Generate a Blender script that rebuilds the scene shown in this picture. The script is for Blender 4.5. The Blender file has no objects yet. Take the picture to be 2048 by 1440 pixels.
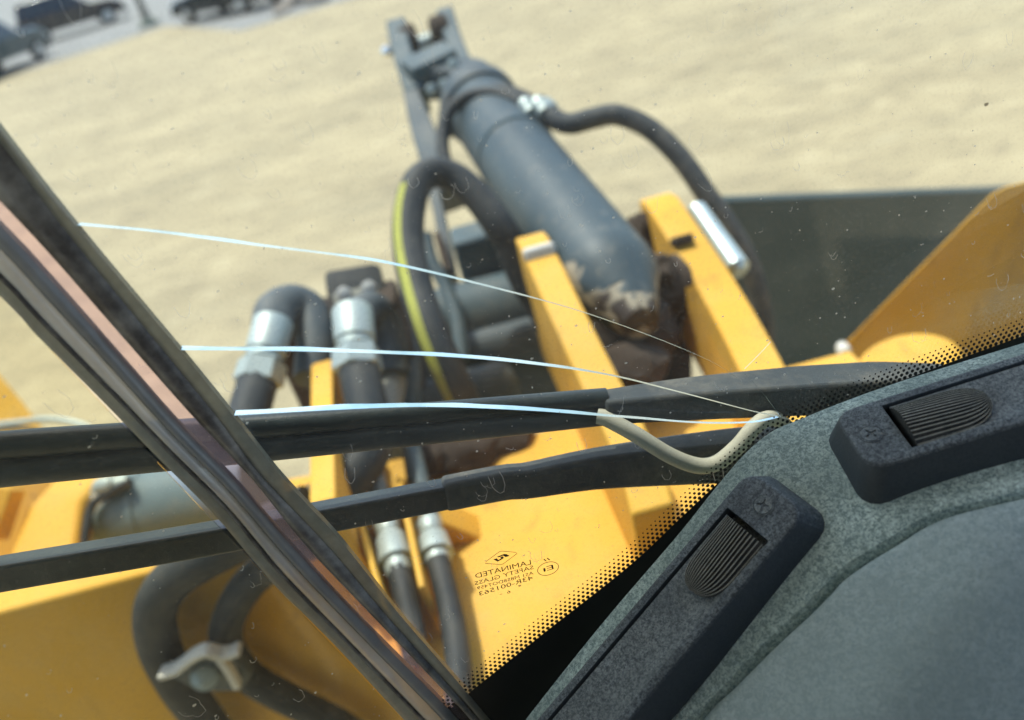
import bpy, bmesh, math, random
from mathutils import Vector as V, Matrix, noise
random.seed(7)
sc = bpy.context.scene
COL = sc.collection
# ------------------------------------------------------------------ camera
EYE = V((0, 0, 2.8)); FPX = 1600.0
_p, _r = math.radians(32), math.radians(15)
LOOK = V((0, math.cos(_p), -math.sin(_p)))
_r0 = V((1, 0, 0)); _u0 = V((0, math.sin(_p), math.cos(_p)))
RIGHT = math.cos(_r) * _r0 - math.sin(_r) * _u0
UP = math.sin(_r) * _r0 + math.cos(_r) * _u0
cd = bpy.data.cameras.new('camera'); cam = bpy.data.objects.new('camera', cd); COL.objects.link(cam)
m3 = Matrix((RIGHT, UP, -LOOK)).transposed()
cam.matrix_world = Matrix.Translation(EYE) @ m3.to_4x4()
cd.sensor_width = 36; cd.lens = FPX / 2048 * 36; cd.clip_start = 0.02; cd.clip_end = 2000
cd.dof.use_dof = True; cd.dof.focus_distance = 0.545; cd.dof.aperture_fstop = 3.5
sc.camera = cam
# ------------------------------------------------------------------ sky, sun, exposure
SUN = V((-0.19, 0.36, 0.91)).normalized()           # towards the sun
w = bpy.data.worlds.new('World'); sc.world = w; w.use_nodes = True
nt = w.node_tree; bg = nt.nodes['Background']
sky = nt.nodes.new('ShaderNodeTexSky'); sky.sky_type = 'NISHITA'; sky.sun_disc = False
sky.sun_elevation = math.asin(SUN.z); sky.sun_rotation = math.atan2(SUN.x, SUN.y)
sky.air_density = 1.0; sky.dust_density = 2.0; sky.ozone_density = 1.0
nt.links.new(sky.outputs[0], bg.inputs[0]); bg.inputs[1].default_value = 0.15
sl = bpy.data.lights.new('sun', 'SUN'); sl.energy = 2.0; sl.angle = math.radians(0.5); sl.color = (1, 0.95, 0.87)
so = bpy.data.objects.new('sun', sl); COL.objects.link(so)
so.rotation_euler = SUN.to_track_quat('Z', 'Y').to_euler()
sc.view_settings.view_transform = 'Standard'; sc.view_settings.look = 'None'
sc.view_settings.exposure = 1.15; sc.view_settings.gamma = 1
sc.render.engine = 'CYCLES'
sc.cycles.use_denoising = True
sc.cycles.max_bounces = 6; sc.cycles.transparent_max_bounces = 16
sc.cycles.caustics_reflective = False; sc.cycles.caustics_refractive = False

# ------------------------------------------------------------------ measuring helpers
def ray(x, y): return LOOK + RIGHT * ((x - 1024) / FPX) - UP * ((y - 720) / FPX)
def P(x, y, d): return EYE + ray(x, y) * d
def onplane(x, y, q, n):
    r = ray(x, y); return EYE + r * ((q - EYE).dot(n) / r.dot(n))
def onz(x, y, z=0.0): return onplane(x, y, V((0, 0, z)), V((0, 0, 1)))
def spl(pts, n):
    """Catmull-Rom resample of a list of Vectors (or tuples) to n points, even in chord length."""
    pts = [V(p) for p in pts]
    if len(pts) == 2: return [pts[0].lerp(pts[1], i / (n - 1)) for i in range(n)]
    q = [pts[0] * 2 - pts[1]] + pts + [pts[-1] * 2 - pts[-2]]
    fine = []
    for i in range(1, len(q) - 2):
        for k in range(16):
            t = k / 16; a, b, c, d = q[i - 1], q[i], q[i + 1], q[i + 2]
            fine.append(0.5 * ((2 * b) + (c - a) * t + (2 * a - 5 * b + 4 * c - d) * t * t + (3 * b - a - 3 * c + d) * t ** 3))
    fine.append(pts[-1])
    L = [0]
    for a, b in zip(fine, fine[1:]): L.append(L[-1] + (b - a).length)
    out = []; j = 0
    for i in range(n):
        s = L[-1] * i / (n - 1)
        while j < len(L) - 2 and L[j + 1] < s: j += 1
        t = (s - L[j]) / max(1e-9, L[j + 1] - L[j]); out.append(fine[j].lerp(fine[j + 1], min(1, max(0, t))))
    return out

# ------------------------------------------------------------------ object helpers
def thing(name, label, cat, loc, group=None):
    o = bpy.data.objects.new(name, None); o.empty_display_size = 0.05; COL.objects.link(o); o.location = loc
    o['label'] = label; o['category'] = cat
    if group: o['group'] = group
    return o
def wloc(o):
    l = V((0, 0, 0))
    while o is not None: l += V(o.location); o = o.parent
    return l
def obj(name, verts, faces, mat, parent=None, smooth=True, bevel=0, seg=2, at=None):
    """One mesh object; verts are world positions. Its origin sits at its parent's origin, or at `at`."""
    org = wloc(parent) if parent is not None else V(at if at is not None else (0, 0, 0))
    me = bpy.data.meshes.new(name); me.from_pydata([tuple(V(v) - org) for v in verts], [], faces); me.update()
    bm = bmesh.new(); bm.from_mesh(me); bmesh.ops.recalc_face_normals(bm, faces=bm.faces); bm.to_mesh(me); bm.free()
    if smooth:
        for p in me.polygons: p.use_smooth = True
        me.set_sharp_from_angle(angle=math.radians(38))
    me.materials.append(mat)
    o = bpy.data.objects.new(name, me); COL.objects.link(o)
    if parent is not None: o.parent = parent
    else: o.location = org
    if bevel:
        b = o.modifiers.new('bevel', 'BEVEL'); b.width = bevel; b.segments = seg; b.limit_method = 'ANGLE'; b.angle_limit = math.radians(35)
    return o
def tag(o, label, cat, group=None, kind=None):
    o['label'] = label
    if cat: o['category'] = cat
    if group: o['group'] = group
    if kind: o['kind'] = kind
    return o
def frames(pts):
    T = []
    for i in range(len(pts)):
        a = pts[max(0, i - 1)]; b = pts[min(len(pts) - 1, i + 1)]; T.append((b - a).normalized())
    up = V((0, 0, 1)) if abs(T[0].z) < 0.9 else V((1, 0, 0))
    N = [(up - T[0] * up.dot(T[0])).normalized()]
    for i in range(1, len(T)):
        n = N[-1] - T[i] * N[-1].dot(T[i]); N.append(n.normalized())
    return T, N
def tube_geo(pts, r, seg=14, cap=True):
    T, N = frames(pts); vs = []; fs = []
    for i, p in enumerate(pts):
        rr = r[i] if isinstance(r, (list, tuple)) else r; B = T[i].cross(N[i])
        for k in range(seg):
            a = 2 * math.pi * k / seg; vs.append(p + (N[i] * math.cos(a) + B * math.sin(a)) * rr)
    for i in range(len(pts) - 1):
        for k in range(seg):
            k2 = (k + 1) % seg; fs.append((i * seg + k, i * seg + k2, (i + 1) * seg + k2, (i + 1) * seg + k))
    if cap: fs.append(tuple(range(seg))); fs.append(tuple((len(pts) - 1) * seg + k for k in range(seg)))
    return vs, fs
def tube(name, pts, r, mat, parent=None, n=40, seg=14, at=None):
    q = spl(pts, n)
    if isinstance(r, (list, tuple)):
        rr = []
        for i in range(n):
            f = i / (n - 1) * (len(r) - 1); k = min(len(r) - 2, int(f)); rr.append(r[k] + (r[k + 1] - r[k]) * (f - k))
        r = rr
    return obj(name, *tube_geo(q, r, seg), mat, parent, at=at)
def lathe(name, p0, p1, prof, mat, parent=None, seg=32, at=None, bevel=0):
    """prof: [(distance along p0->p1 in metres or fraction if <=1 flagged, radius)]"""
    p0, p1 = V(p0), V(p1); ax = (p1 - p0).normalized()
    pts = [p0 + ax * t for t, r in prof]; up = V((0, 0, 1)) if abs(ax.z) < 0.9 else V((1, 0, 0))
    N = (up - ax * up.dot(ax)).normalized(); B = ax.cross(N); vs = []; fs = []
    for (t, r), p in zip(prof, pts):
        for k in range(seg):
            a = 2 * math.pi * k / seg; vs.append(p + (N * math.cos(a) + B * math.sin(a)) * r)
    for i in range(len(prof) - 1):
        for k in range(seg):
            k2 = (k + 1) % seg; fs.append((i * seg + k, i * seg + k2, (i + 1) * seg + k2, (i + 1) * seg + k))
    fs.append(tuple(range(seg))); fs.append(tuple((len(prof) - 1) * seg + k for k in range(seg)))
    return obj(name, vs, fs, mat, parent, at=at, bevel=bevel)
def prism(name, poly, ext, mat, parent=None, bevel=0.004, seg=2, at=None, smooth=True):
    """poly: world points of one face; ext: extrusion vector"""
    n = len(poly); vs = [V(p) for p in poly] + [V(p) + V(ext) for p in poly]
    fs = [tuple(range(n)), tuple(range(2 * n - 1, n - 1, -1))] + [(i, (i + 1) % n, n + (i + 1) % n, n + i) for i in range(n)]
    return obj(name, vs, fs, mat, parent, smooth, bevel, seg, at)
def bar(name, pts, up, hw, hh, mat, parent=None, bevel=0.003, n=24, at=None):
    """box-section bar along pts; hw half width across, hh half height along `up` (lists allowed, interpolated)"""
    q = spl(pts, n)
    def it(v, i):
        if not isinstance(v, (list, tuple)): return v
        f = i / (n - 1) * (len(v) - 1); k = min(len(v) - 2, int(f)); return v[k] + (v[k + 1] - v[k]) * (f - k)
    vs = []; fs = []
    for i, p in enumerate(q):
        t = (q[min(n - 1, i + 1)] - q[max(0, i - 1)]).normalized(); u = (up - t * up.dot(t)).normalized(); s = t.cross(u)
        a, b = it(hw, i), it(hh, i)
        vs += [p + s * a + u * b, p - s * a + u * b, p - s * a - u * b, p + s * a - u * b]
    for i in range(n - 1):
        for k in range(4): fs.append((i * 4 + k, i * 4 + (k + 1) % 4, i * 4 + 4 + (k + 1) % 4, i * 4 + 4 + k))
    fs += [(0, 1, 2, 3), tuple((n - 1) * 4 + k for k in range(4))]
    return obj(name, vs, fs, mat, parent, True, bevel, 3, at)
def box(name, c, ax, ay, az, mat, parent=None, bevel=0.003, at=None):
    """box from centre and three half-extent vectors"""
    c, ax, ay, az = V(c), V(ax), V(ay), V(az)
    return prism(name, [c - ax - ay - az, c + ax - ay - az, c + ax + ay - az, c - ax + ay - az], az * 2, mat, parent, bevel, 2, at)

# ------------------------------------------------------------------ materials
class N:
    def __init__(s, name):
        s.m = bpy.data.materials.new(name); s.m.use_nodes = True; s.t = s.m.node_tree; s.b = s.t.nodes['Principled BSDF']
        s.out = s.t.nodes['Material Output']; s.co = s.t.nodes.new('ShaderNodeTexCoord').outputs['Object']
    def n(s, kind, **kw):
        x = s.t.nodes.new(kind)
        for k, v in kw.items():
            if hasattr(x, k) and k not in x.inputs: setattr(x, k, v)
            else: s.set(x.inputs[k], v)
        return x
    def set(s, inp, v):
        if isinstance(v, bpy.types.NodeSocket): s.t.links.new(v, inp)
        else: inp.default_value = v
    def map(s, scale, src=None, loc=(0, 0, 0), rot=(0, 0, 0)):
        x = s.t.nodes.new('ShaderNodeMapping'); s.set(x.inputs[0], src or s.co); x.inputs[1].default_value = loc; x.inputs[2].default_value = rot
        x.inputs[3].default_value = scale if not isinstance(scale, (int, float)) else (scale,) * 3; return x.outputs[0]
    def noise(s, scale, det=4, rough=0.55, vec=None, dist=0):
        x = s.n('ShaderNodeTexNoise'); s.set(x.inputs['Vector'], vec or s.co); x.inputs['Scale'].default_value = scale
        x.inputs['Detail'].default_value = det; x.inputs['Roughness'].default_value = rough; x.inputs['Distortion'].default_value = dist
        return x.outputs[0]
    def ramp(s, f, *st):
        x = s.n('ShaderNodeValToRGB'); s.set(x.inputs[0], f); e = x.color_ramp.elements
        while len(e) < len(st): e.new(0.5)
        for k, (p, c) in zip(e, st):
            k.position = p; k.color = (c, c, c, 1) if isinstance(c, (int, float)) else (*c, 1)
        return x.outputs[0]
    def mix(s, f, a, b, mode='MIX'):
        x = s.n('ShaderNodeMix', data_type='RGBA', blend_type=mode); s.set(x.inputs[0], f)
        for i, v in ((6, a), (7, b)): s.set(x.inputs[i], (*v, 1) if isinstance(v, tuple) and len(v) == 3 else v)
        return x.outputs[2]
    def math(s, op, a, b=0.0, c=None):
        x = s.n('ShaderNodeMath', operation=op); s.set(x.inputs[0], a); s.set(x.inputs[1], b)
        if c is not None: s.set(x.inputs[2], c)
        return x.outputs[0]
    def bump(s, h, strength, dist):
        x = s.n('ShaderNodeBump'); s.set(x.inputs['Height'], h); x.inputs['Strength'].default_value = strength; x.inputs['Distance'].default_value = dist
        s.set(s.b.inputs['Normal'], x.outputs[0])
    def P(s, **kw):
        for k, v in kw.items():
            i = s.b.inputs[k.replace('_', ' ')]; s.set(i, (*v, 1) if isinstance(v, tuple) and len(v) == 3 else v)
        return s

DUST = (0.40, 0.34, 0.25)
def paint(name, col, rough=0.45, dust=0.25, dscale=9, wear=0.0, metal=0.0, dcol=DUST, spec=0.4, stain=0.0):
    a = N(name)
    d = a.ramp(a.noise(dscale, 4, 0.65), (0.42, 0.0), (0.75, 1.0)); d2 = a.ramp(a.noise(dscale * 9, 3, 0.7), (0.3, 0.3), (0.7, 1.0))
    f = a.math('MULTIPLY', a.math('MULTIPLY', d, d2), dust)
    tone = a.noise(dscale * 0.5, 1); base = a.mix(a.ramp(tone, (0.3, 0.0), (0.7, 1.0)), tuple(c * 0.88 for c in col), tuple(min(1, c * 1.08) for c in col))
    c = a.mix(f, base, dcol)
    if stain:
        sm = a.ramp(a.noise(dscale * 1.7, 5, 0.7, a.map((1, 1, 0.35)), dist=0.8), (0.56, 0.0), (0.74, 1.0)); c = a.mix(a.math('MULTIPLY', sm, stain), c, (0.16, 0.095, 0.04))
        ch = a.ramp(a.noise(dscale * 8, 4, 0.7), (0.72, 0.0), (0.76, 1.0)); c = a.mix(a.math('MULTIPLY', ch, 0.7), c, (0.10, 0.07, 0.045))
    if wear:
        wm = a.ramp(a.noise(dscale * 2.5, 10, 0.75), (0.66 - wear * 0.1, 0.0), (0.70 - wear * 0.1, 1.0)); c = a.mix(wm, c, (0.09, 0.05, 0.03))
    a.P(Base_Color=c, Roughness=a.math('ADD', rough, a.math('MULTIPLY', d2, 0.15)), Metallic=metal, Specular_IOR_Level=spec)
    a.bump(a.noise(dscale * 14, 2, 0.6), 0.12, 0.002)
    return a.m
YEL = paint('yellow_paint', (0.74, 0.400, 0.048), 0.5, 0.40, 7, 0.0, dcol=(0.58, 0.44, 0.20), spec=0.22, stain=0.45)
YEW = paint('yellow_paint_worn', (0.74, 0.385, 0.045), 0.45, 0.5, 11, 0.5)
GRY = paint('slate_paint', (0.062, 0.096, 0.110), 0.5, 0.35, 9)
DGR = paint('dark_slate_paint', (0.045, 0.065, 0.078), 0.5, 0.35, 9)
BLK = paint('black_steel_plate', (0.062, 0.088, 0.092), 0.7, 0.25, 6, dcol=(0.20, 0.22, 0.20), spec=0.2)
RUB = paint('black_rubber', (0.022, 0.027, 0.030), 0.55, 0.18, 20)
RUBD = paint('dusty_rubber', (0.040, 0.047, 0.050), 0.6, 0.40, 20)
ZNC = paint('zinc_fitting', (0.42, 0.48, 0.46), 0.4, 0.3, 25, metal=0.35)
BEI = paint('beige_pipe', (0.34, 0.33, 0.27), 0.5, 0.4, 20)
RUS = paint('rusty_steel', (0.050, 0.034, 0.024), 0.85, 0.4, 16, dcol=(0.14, 0.105, 0.075))
PALE = paint('bare_pale_steel', (0.66, 0.64, 0.59), 0.5, 0.5, 25)
WIP = paint('wiper_black', (0.018, 0.027, 0.031), 0.33, 0.16, 25, dcol=(0.20, 0.22, 0.20))
CRM = paint('cream_rubber_hose', (0.58, 0.55, 0.44), 0.55, 0.35, 60, dcol=(0.30, 0.27, 0.2))
CHR = N('chrome').P(Base_Color=(0.75, 0.78, 0.78), Metallic=1.0, Roughness=0.18).m
STRP = paint('yellow_hose_stripe', (0.42, 0.42, 0.075), 0.6, 0.8, 9, dcol=(0.10, 0.075, 0.035))
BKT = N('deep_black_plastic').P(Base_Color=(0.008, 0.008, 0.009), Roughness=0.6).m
FRIT = N('black_ceramic_print').P(Base_Color=(0.006, 0.006, 0.006), Roughness=0.5).m
STMP = N('etched_stamp').P(Base_Color=(0.03, 0.022, 0.008), Roughness=0.7).m

def barrel_mat(org, ax, near, name, side=None, lat=0.0, lit_mul=1.0):
    """slate paint that has flaked off towards the pivot end of a cylinder: ragged pale border, then rust"""
    a = N(name)
    dot = a.n('ShaderNodeVectorMath', operation='DOT_PRODUCT'); a.set(dot.inputs[0], a.co); dot.inputs[1].default_value = ax
    t = a.math('SUBTRACT', dot.outputs['Value'], near)
    e = a.math('ADD', t, a.math('MULTIPLY', a.math('SUBTRACT', a.noise(17, 3, 0.55, dist=0.4), 0.5), 0.20))
    if side is not None:
        ds = a.n('ShaderNodeVectorMath', operation='DOT_PRODUCT'); a.set(ds.inputs[0], a.co); ds.inputs[1].default_value = side
        l2 = a.math('POWER', a.math('ABSOLUTE', ds.outputs['Value']), 2.0); e = a.math('SUBTRACT', e, a.math('MULTIPLY', l2, lat))
    tone = a.noise(5, 6, 0.6)
    pc = a.mix(a.ramp(tone, (0.35, 0.0), (0.7, 1.0)), tuple(v * lit_mul for v in (0.041, 0.062, 0.073)), tuple(v * lit_mul for v in (0.062, 0.086, 0.097)))
    pc = a.mix(a.math('MULTIPLY', a.ramp(a.noise(30, 8, 0.7), (0.55, 0.0), (0.8, 1.0)), 0.5), pc, DUST)
    rust = a.mix(a.noise(22, 6), (0.022, 0.016, 0.012), (0.075, 0.050, 0.034))  # rust, its tone lowered to hold the shadow between the lugs
    bord = a.mix(a.noise(40, 4), (0.30, 0.245, 0.165), (0.44, 0.38, 0.28))
    c = a.mix(a.ramp(e, (0.024, 0.0), (0.034, 1.0)), bord, pc)
    c = a.mix(a.ramp(e, (0.002, 0.0), (0.018, 1.0)), rust, c)
    a.P(Base_Color=c, Roughness=0.5, Specular_IOR_Level=0.35); a.bump(a.ramp(e, (0.02, 0.0), (0.05, 1.0)), 0.4, 0.003)
    return a.m

# dirt ground
a = N('pale_dirt')
g1 = a.noise(0.5, 4, 0.6, a.map((0.7, 1.3, 1))); g2 = a.noise(3.0, 5, 0.75, a.map((0.6, 1.2, 1), rot=(0, 0, 0.3)), dist=0.5)
g3 = a.noise(11, 4, 0.7, a.map((0.8, 1.1, 1))); g4 = a.noise(1.1, 3, 0.6, a.map((0.4, 1.6, 1), rot=(0, 0, -0.2)))
c = a.mix(a.ramp(g1, (0.36, 0.0), (0.64, 1.0)), (0.315, 0.254, 0.146), (0.420, 0.340, 0.195))
c = a.mix(a.math('MULTIPLY', a.ramp(g2, (0.50, 0.0), (0.66, 1.0)), 0.60), c, (0.205, 0.165, 0.103))
c = a.mix(a.math('MULTIPLY', a.ramp(g2, (0.32, 1.0), (0.47, 0.0)), 0.6), c, (0.52, 0.435, 0.265))
c = a.mix(a.math('MULTIPLY', a.ramp(g4, (0.55, 0.0), (0.66, 1.0)), 0.30), c, (0.26, 0.222, 0.142))
c = a.mix(a.math('MULTIPLY', a.ramp(g3, (0.56, 0.0), (0.72, 1.0)), 0.5), c, (0.15, 0.122, 0.082))
a.P(Base_Color=c, Roughness=0.95); a.bump(a.math('ADD', g2, a.math('MULTIPLY', g3, 0.5)), 0.4, 0.015); DIRT = a.m
a = N('pale_asphalt'); g = a.noise(0.8, 5); c = a.mix(a.ramp(g, (0.3, 0.0), (0.7, 1.0)), (0.20, 0.195, 0.18), (0.27, 0.26, 0.235))
a.P(Base_Color=c, Roughness=0.9); a.bump(a.noise(60, 4), 0.3, 0.01); ASPH = a.m

# dashboard leatherette with dust caught in the grain
def grain(name, dark, light, amount, sc_=620, bumpd=0.0006, up=False):
    a = N(name)
    vec = a.map(1.0); n1 = a.noise(sc_, 3, 0.6, dist=0.8); n2 = a.noise(18, 5, 0.6); n3 = a.noise(sc_ * 0.42, 3, 0.6)
    g = a.ramp(a.math('ADD', a.math('MULTIPLY', n1, 0.6), a.math('MULTIPLY', n3, 0.4)), (0.42, 0.0), (0.60, 1.0))
    patch = a.ramp(n2, (0.35, 0.35), (0.68, 1.0))
    base = a.mix(a.noise(7, 3), tuple(v * 0.85 for v in dark), tuple(v * 1.2 for v in dark))
    if up:
        ge = a.n('ShaderNodeNewGeometry'); sx = a.n('ShaderNodeSeparateXYZ'); a.set(sx.inputs[0], ge.outputs['True Normal']); patch = a.math('MULTIPLY', patch, a.ramp(sx.outputs[2], (0.45, 0.06), (0.85, 1.0)))  # dust kept to upward faces; this also paints in the walls' shade
    c = a.mix(a.math('MULTIPLY', a.math('MULTIPLY', g, patch), amount), base, light)
    a.P(Base_Color=c, Roughness=0.62); a.bump(g, 0.5, bumpd); return a.m
DASH = grain('dash_leatherette', (0.17, 0.238, 0.215), (0.74, 0.88, 0.78), 0.80, 600)
PAD = grain('dash_pad', (0.27, 0.345, 0.33), (0.58, 0.68, 0.64), 0.65, 480)
VNT = grain('vent_plastic', (0.024, 0.032, 0.037), (0.42, 0.48, 0.48), 0.55, 900, 0.0002, True)
FLP = grain('vent_flap_plastic', (0.055, 0.068, 0.072), (0.48, 0.53, 0.50), 0.60, 900, 0.0002, True)
RIBD = grain('dusty_tab_ridge', (0.26, 0.26, 0.215), (0.50, 0.49, 0.40), 0.6, 300, 0.0002)
RIB = grain('vent_tab_plastic', (0.030, 0.031, 0.028), (0.14, 0.13, 0.10), 0.4, 300, 0.0002)

def glass(name, dirt, tint=(0.93, 0.97, 0.95), marks=0.55, haze=0.095):
    a = N(name); t = a.t
    tr = a.n('ShaderNodeBsdfTransparent'); tr.inputs[0].default_value = (*tint, 1)
    gl = a.n('ShaderNodeBsdfGlossy'); gl.inputs['Roughness'].default_value = 0.03
    fr = a.n('ShaderNodeFresnel'); fr.inputs[0].default_value = 1.45
    mx = a.n('ShaderNodeMixShader'); a.set(mx.inputs[0], a.math('MULTIPLY', fr.outputs[0], 0.4)); a.set(mx.inputs[1], tr.outputs[0]); a.set(mx.inputs[2], gl.outputs[0])
    last = mx.outputs[0]
    if dirt:
        film = a.math('MULTIPLY', a.math('ADD', a.ramp(a.noise(9, 4, 0.65, dist=0.7), (0.36, 0.30), (0.70, 1.0)), a.ramp(a.noise(420, 1), (0.5, 0.0), (0.8, 1.0))), haze)
        m = a.math('MULTIPLY', film, dirt)
        df = a.n('ShaderNodeBsdfDiffuse'); df.inputs[0].default_value = (0.62, 0.60, 0.53, 1); tl = a.n('ShaderNodeBsdfTranslucent'); tl.inputs[0].default_value = (0.62, 0.60, 0.53, 1)
        dm = a.n('ShaderNodeMixShader'); dm.inputs[0].default_value = 0.78; a.set(dm.inputs[1], df.outputs[0]); a.set(dm.inputs[2], tl.outputs[0])
        m2 = a.n('ShaderNodeMixShader'); a.set(m2.inputs[0], m); a.set(m2.inputs[1], last); a.set(m2.inputs[2], dm.outputs[0]); last = m2.outputs[0]
    t.nodes.remove(a.b); a.set(a.out.inputs[0], last); return a.m
GLD = glass('dusty_windshield_glass', 0.8)
GLS = glass('dusty_side_glass', 0.8, (0.92, 0.94, 0.86), 0.35, 0.05)
GLC = glass('clear_outer_glass', 0)
def film(name, col, alpha):
    a = N(name); tr = a.n('ShaderNodeBsdfTransparent'); df = a.n('ShaderNodeBsdfDiffuse'); df.inputs[0].default_value = (*col, 1); tl = a.n('ShaderNodeBsdfTranslucent'); tl.inputs[0].default_value = (*col, 1)
    dm = a.n('ShaderNodeMixShader'); dm.inputs[0].default_value = 0.78; a.set(dm.inputs[1], df.outputs[0]); a.set(dm.inputs[2], tl.outputs[0])
    mx = a.n('ShaderNodeMixShader'); mx.inputs[0].default_value = alpha; a.set(mx.inputs[1], tr.outputs[0]); a.set(mx.inputs[2], dm.outputs[0]); a.t.nodes.remove(a.b); a.set(a.out.inputs[0], mx.outputs[0]); return a.m
MRK = film('dried_water_mark', (0.86, 0.84, 0.78), 0.36)
SPK = film('dust_speck', (0.78, 0.76, 0.68), 0.6)
BUG = film('dirt_fleck', (0.16, 0.12, 0.08), 0.75)
def clearish(name, col, alpha, rough=0.35):
    a = N(name); tr = a.n('ShaderNodeBsdfTransparent'); tr.inputs[0].default_value = (*col, 1)
    st = a.noise(60, 5, 0.6, a.map((0.12, 1, 1))); a.P(Base_Color=a.mix(st, tuple(v * 0.6 for v in col), col), Roughness=rough)
    mx = a.n('ShaderNodeMixShader'); mx.inputs[0].default_value = alpha; a.set(mx.inputs[1], tr.outputs[0]); a.set(mx.inputs[2], a.b.outputs[0]); a.set(a.out.inputs[0], mx.outputs[0]); return a.m
def seal(name, tint, glow, k, gloss, streak=60):
    a = N(name); tr = a.n('ShaderNodeBsdfTransparent'); tr.inputs[0].default_value = (*tint, 1)
    st = a.ramp(a.noise(streak, 4, 0.6, a.map((1, 1, 1))), (0.3, 0.0), (0.7, 1.0)); cc = a.mix(st, tuple(v * 0.75 for v in glow), glow)
    tl = a.n('ShaderNodeBsdfTranslucent'); a.set(tl.inputs[0], cc); df = a.n('ShaderNodeBsdfDiffuse'); a.set(df.inputs[0], cc); gl = a.n('ShaderNodeBsdfGlossy'); gl.inputs['Roughness'].default_value = 0.22
    m1 = a.n('ShaderNodeMixShader'); m1.inputs[0].default_value = 0.5; a.set(m1.inputs[1], tl.outputs[0]); a.set(m1.inputs[2], df.outputs[0])
    m2 = a.n('ShaderNodeMixShader'); m2.inputs[0].default_value = k; a.set(m2.inputs[1], tr.outputs[0]); a.set(m2.inputs[2], m1.outputs[0])
    fr = a.n('ShaderNodeFresnel'); fr.inputs[0].default_value = 1.4; m3 = a.n('ShaderNodeMixShader'); a.set(m3.inputs[0], a.math('MULTIPLY', fr.outputs[0], gloss)); a.set(m3.inputs[1], m2.outputs[0]); a.set(m3.inputs[2], gl.outputs[0])
    a.t.nodes.remove(a.b); a.set(a.out.inputs[0], m3.outputs[0]); return a.m
PINK = seal('pink_edge_glass', (1.0, 0.91, 0.92), (1.0, 0.86, 0.87), 0.16, 0.8, 8)
GSEAL = seal('grey_clear_seal', (0.50, 0.52, 0.51), (0.46, 0.49, 0.49), 0.85, 1.2, 45)
LSEAL = seal('pale_highlight_strip', (0.82, 0.83, 0.79), (0.80, 0.81, 0.76), 0.62, 1.8, 30)
OSEAL = seal('olive_clear_bead', (0.65, 0.66, 0.58), (0.50, 0.51, 0.43), 0.72, 1.2, 90)
a = N('brown_sealant'); s_ = a.noise(30, 7, 0.65, a.map((1, 1, 1)))
a.P(Base_Color=a.mix(a.ramp(s_, (0.4, 0.0), (0.65, 1.0)), (0.075, 0.070, 0.066), (0.30, 0.30, 0.275)), Roughness=0.35); DSEAL = a.m
a = N('crack_fracture_face'); cv = a.ramp(a.noise(16, 3, 0.6), (0.36, 0.0), (0.58, 1.0)); CRK = a.P(Base_Color=a.mix(cv, (0.48, 0.66, 0.74), (0.90, 0.98, 1.0)), Metallic=1.0, Roughness=0.26).m

# ------------------------------------------------------------------ ground
def flat(name, pts, mat, label, sub=0):
    o = obj(name, pts, [tuple(range(len(pts)))], mat, None, False); o['kind'] = 'structure'; o['label'] = label; return o
S = 900
flat('ground', [V((-S, -S, 0)), V((S, -S, 0)), V((S, S, 0)), V((-S, S, 0))], DIRT, 'pale graded dirt yard around the loader')
E0, E1 = onz(-40, 172), onz(330, 52); dr = (E1 - E0).normalized()
asp = [E0 - dr * 60, E1, onz(480, 62), onz(650, 12), onz(650, 12) + V((60, 12, 0)), onz(650, 12) + V((60, 300, 0)), E0 + V((-150, 300, 0))]
flat('road', [p + V((0, 0, 0.004)) for p in asp], ASPH, 'pale asphalt lot where the cars stand')

# ------------------------------------------------------------------ windshield
GA = V((math.sin(math.radians(85.3)), math.cos(math.radians(85.3)), 0)); GH = V((GA.y, -GA.x, 0))   # along glass, towards operator
RK = math.radians(-10); GW = V((0, 0, math.cos(RK))) + GH * math.sin(RK); GN = GH * math.cos(RK) - V((0, 0, math.sin(RK)))
Q0 = P(1560, 838, 0.55)
def og(x, y, off=0.0): return onplane(x, y, Q0 + GN * off, GN)      # off > 0: towards the operator
def to2(p): d = p - Q0; return d.dot(GA), d.dot(GW)
def from2(s, t, off=0.0): return Q0 + GA * s + GW * t + GN * off
GM = Matrix.Translation(Q0) @ Matrix((GA, GW, GN)).transposed().to_4x4()
def gobj(name, v2, faces, mats, parent, midx=None):
    """mesh given in windshield coordinates (along, up, inward)"""
    me = bpy.data.meshes.new(name); me.from_pydata([tuple(v) for v in v2], [], faces); me.update()
    for m in (mats if isinstance(mats, (list, tuple)) else [mats]): me.materials.append(m)
    if midx:
        for p, i in zip(me.polygons, midx): p.material_index = i
    o = bpy.data.objects.new(name, me); COL.objects.link(o); o.parent = parent; return o
ws = bpy.data.objects.new('windshield', None); ws.empty_display_size = 0.05; COL.objects.link(ws); ws.matrix_world = GM
tag(ws, 'cracked laminated windshield with three long cracks running from its lower edge', 'windshield')
JOINT = [(-260, -90), (0, 258), (150, 450), (355, 695), (465, 830), (560, 950), (680, 1080), (800, 1230), (935, 1390), (1010, 1490)]
j2 = [to2(og(x, y)) for x, y in JOINT]
j2 = [(j2[0][0] - 0.25, j2[0][1] + 0.30)] + j2
FR = [(880, 1425), (935, 1378), (1080, 1262), (1250, 1128), (1350, 1035), (1430, 960), (1500, 900), (1570, 848), (1640, 818), (1830, 742), (2048, 662), (2260, 585)]
f2 = [to2(og(x, y)) for x, y in FR]
low = [(s, t - 0.16) for s, t in f2[::2]]
poly = [(j2[0][0], 0.95)] + j2 + low + [(low[-1][0] + 0.35, low[-1][1] + 0.05), (low[-1][0] + 0.35, 0.95)]
n_ = len(poly)
v_ = [(s, t, 0.0) for s, t in poly] + [(s, t, -0.0108) for s, t in poly]
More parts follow.
